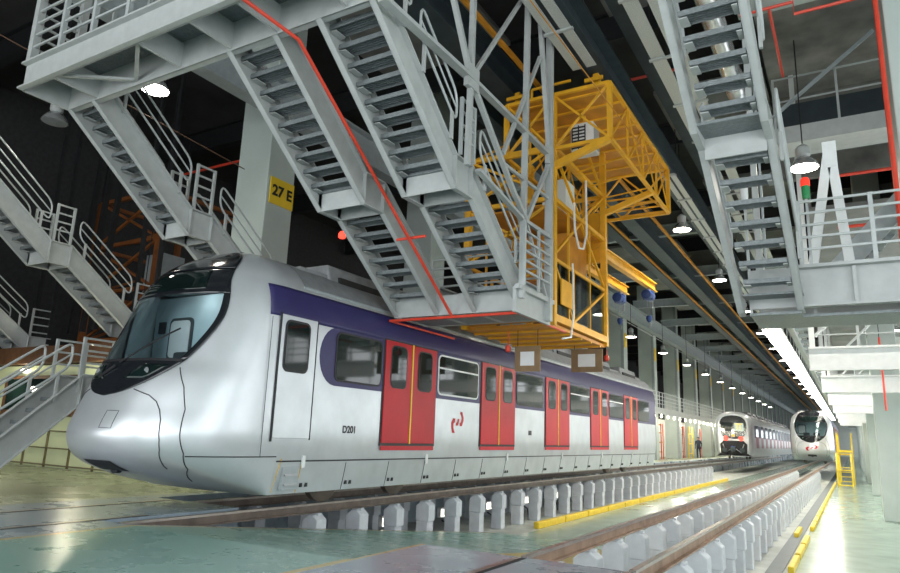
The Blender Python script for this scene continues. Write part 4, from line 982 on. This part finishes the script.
LIGHT3 = LIGHT.copy(); LIGHT3.energy = 120
def lamp(x, y, z, label, lit=True):
    global LP
    if LP is None: LP = lamp_proto(); t = LP; t.location = (x, y, z)
    else: t = dup(LP, (x, y, z))
    t['label'] = label
    if not lit:
        for k in bpy.data.objects:
            if k.parent == t and k.name.startswith('lens'): k.data = k.data.copy(); k.data.materials[0] = M['roofgrey']
        return
    l = bpy.data.objects.new('lamp_light', LIGHT2 if x > 0 else LIGHT3 if x < -11 else LIGHT); COL.objects.link(l); l.parent = t; l.location = (0, 0, -.05)
lamp(-11.9, 7.72, 8.0, 'bright pendant lamp glowing below the upper left platform')
lamp(-15.4, 7.62, 8.0, 'unlit bell pendant lamp hanging in the dark at the upper left', False)
lamp(-.42, 15.1, 7.0, 'large lit bell lamp at the upper right beside the white A-frame')
lamp(-4.23, 21.67, 8.0, 'lit bell lamp hanging just right of the yellow crane deck')
lamp(-4.3, 29.4, 8.0, 'small bell lamp in the middle row, next behind the one by the crane')
lamp(-4.3, 37.1, 8.0, 'small bell lamp in the middle row, third from the yellow crane')
lamp(-4.3, 44.8, 8.0, 'tiny bell lamp in the middle row, fourth from the yellow crane')
for i in range(7): lamp(-4.3, 60 + 7.6 * i, 8.0, 'distant tiny bell lamp of the middle row, %s after the fifth' % nth(i + 1))
lamp(-4.3, 52.4, 8.0, 'tiny bell lamp in the middle row, fifth from the yellow crane')
for i in range(11): lamp(-10.35, 37.6 + 7.6 * i, 7.0, 'pendant lamp beside the pale columns, %s beyond the red-doored train' % nth(i + 1))
lamp(-.2, 30.3, 7.0, 'bell lamp over the right aisle hidden among the white girders')
for i in range(6): lamp(2.2, 20 + 9.5 * i, 7.0, 'added bell lamp brightening the right aisle, %s from the camera' % nth(i + 1))  # extra lamps added only to brighten the aisle
# fluorescent strip
for i in range(44):
    y = 18.6 + 1.6 * i; xs, zs_ = -1.66, 4.4
    t = thing('strip_light', 'fluorescent fitting in the bright strip over the right track, %s from the camera' % nth(i + 1), 'light', (xs, y, zs_), 'fluorescent strip lights')
    MB().box(xs - .27, xs + .2, y, y + 1.45, zs_ + .02, zs_ + .1).build('housing', 'white', t)
    for dx in (-.2, -.04, .12): MB().box(xs + dx - .05, xs + dx + .05, y + .06, y + 1.38, zs_ - .03, zs_ + .02).build('tube', 'tubelight', t)
    MB().box(xs - .015, xs + .015, y + .7, y + .73, zs_ + .1, 6.0).build('hanger_rod', 'greydark', t)

# ------------------------------------------------------------------ yellow steps by the aisle, person
st = thing('rolling_steps', 'yellow tubular access steps standing on the aisle beside the distant train', 'steps', (-.6, 50, -1.1))
for x in (-.95, -.15):
    MB().tube([(x, 49.3, -1.07), (x, 51.0, .25)], .045, 8).build('side_rail', 'kerb', st); MB().tube([(x, 49.3, -1.07), (x, 49.3, .0), (x, 51, .95), (x, 51, -1.07)], .045, 8).build('side_frame', 'kerb', st)
for i in range(4): MB().box(-.95, -.15, 49.6 + i * .35, 49.8 + i * .35, -.75 + i * .27, -.71 + i * .27).build('step', 'kerb', st)
for y, z in ((49.3, -.05), (49.3, -.95), (51, .9)): MB().tube([(-.95, y, z), (-.15, y, z)], .04, 8).build('cross_rail', 'kerb', st)
bp = thing('access_platform', 'yellow platform with side rails behind the yellow steps', 'platform', (-.6, 56, -1.1))
MB().box(-.98, 0, 54, 60, 1.0, 1.15).build('deck', 'kerb', bp)
for y in (54.1, 57, 59.9):
    for x in (-.92, -.05): MB().box(x - .04, x + .04, y - .04, y + .04, -1.1, 2.3).build('leg', 'kerb', bp)
for z in (1.7, 2.25):
    for x in (-.92, -.05): MB().box(x - .03, x + .03, 54, 60, z, z + .06).build('side_rail', 'kerb', bp)

def person(x, y, z):
    P = thing('person', 'person in dark overalls standing under the raised walkway', 'person', (x, y, z))
    me = bpy.data.meshes.new('body'); V = []; E = []; Rr = []
    def v(p, r, par=None):
        V.append((p[0], p[1], p[2])); Rr.append(r)
        if par is not None: E.append((par, len(V) - 1))
        return len(V) - 1
    pel = v((0, 0, .95), .15); sp1 = v((0, .01, 1.18), .14, pel); ch = v((0, .02, 1.38), .17, sp1); nk = v((0, 0, 1.53), .065, ch); hd = v((0, -.02, 1.64), .095, nk); v((0, -.02, 1.74), .08, hd)
    for s in (1, -1):
        h = v((s * .1, 0, .88), .1, pel); k = v((s * .12, -.03 - .04 * s, .49), .065, h); a = v((s * .13, .02 - .1 * s, .08), .045, k); v((s * .15, -.14 - .1 * s, .04), .035, a)
        sh = v((s * .21, .01, 1.42), .065, ch); el = v((s * .27, .02, 1.13), .05, sh); wr_ = v((s * .24, -.16, .93), .035, el); hn = v((s * .23, -.21, .86), .04, wr_)
        for f in range(4): v((s * (.20 + .02 * f), -.24, .79 - .006 * (f % 2)), .011, hn)
        v((s * .19, -.25, .86), .012, hn)
    me.from_pydata(V, E, []); o = bpy.data.objects.new('body', me); COL.objects.link(o); o.parent = P
    sk = o.modifiers.new('skin', 'SKIN'); sk.use_smooth_shade = True
    for i, d in enumerate(me.skin_vertices[0].data): d.radius = (Rr[i], Rr[i]); d.use_root = (i == pel)
    o.modifiers.new('sub', 'SUBSURF').levels = 1; me.materials.append(M['cloth'])
    MB().lathe((x, y - .02, z + 1.6), [(.03, -.09), (.075, -.06), (.095, 0), (.1, .08), (.07, .15), (.01, .18)], 16).build('head', 'skin', P, smooth=True)
    MB().lathe((x, y + .0, z + 1.68), [(.105, -.02), (.112, .03), (.08, .1), (.01, .125)], 16).build('hair', 'black', P, smooth=True)
    MB().box(x - .015, x + .015, y - .14, y - .11, z + 1.58, z + 1.63).build('nose', 'skin', P)
    return P
PP = person(-11.55, 62.5, 0.0)
yf = thing('scaffold_frame', 'yellow guard frame beside the person under the raised walkway', 'frame', (-11.6, 60.5, 0))
for y in (60.0, 61.6): MB().bar((-11.9, y, 0), (-11.9, y + .3, 2.6), .1).build('upright', 'kerb', yf)
for z in (.4, 1.2, 2.0): MB().bar((-11.9, 60.0, z), (-11.9, 61.7, z), .07).build('rung', 'kerb', yf)

# ------------------------------------------------------------------ daylight and camera
w = bpy.data.worlds.new('sky'); S.world = w; w.use_nodes = True
bgn = w.node_tree.nodes['Background']; bgn.inputs[0].default_value = (.93, .97, 1, 1); bgn.inputs[1].default_value = 3.6
def portal(loc, rot, sx, sy):
    l = bpy.data.lights.new('daylight_portal', 'AREA'); l.shape = 'RECTANGLE'; l.size = sx; l.size_y = sy; l.cycles.is_portal = True
    o = bpy.data.objects.new('daylight_portal', l); COL.objects.link(o); o.location = loc; o.rotation_euler = rot
portal((-7.5, EY - .1, 4.7), (PI / 2, 0, 0), 26, 9.6)      # added hall entrance, emits along +Y
portal((5.95, 40, 3.1), (0, PI / 2, 0), 4.2, 90)           # right-hand windows, emits along -X

right = Vector((.86232543, .50507595, .03596009)); down = Vector((-.07869564, .20383557, -.97583711)); fwd = Vector((-.5002018, .83865925, .21551987))
cam = bpy.data.cameras.new('camera'); co = bpy.data.objects.new('camera', cam); COL.objects.link(co)
R = Matrix((right, -down, -fwd)).transposed(); co.matrix_world = Matrix.Translation((0, 0, 1.25)) @ R.to_4x4()
cam.sensor_fit = 'HORIZONTAL'; cam.sensor_width = 36; cam.lens = 669 / 900 * 36; cam.clip_end = 400; cam.clip_start = .05
S.camera = co
S.view_settings.view_transform = 'Standard'; S.view_settings.look = 'None'; S.view_settings.gamma = 1; S.view_settings.exposure = 0.38; S.view_settings.use_curve_mapping = False
S.cycles.max_bounces = 6; S.cycles.diffuse_bounces = 4; S.cycles.glossy_bounces = 3; S.cycles.transparent_max_bounces = 8; S.cycles.sample_clamp_indirect = 6; S.cycles.use_denoising = True
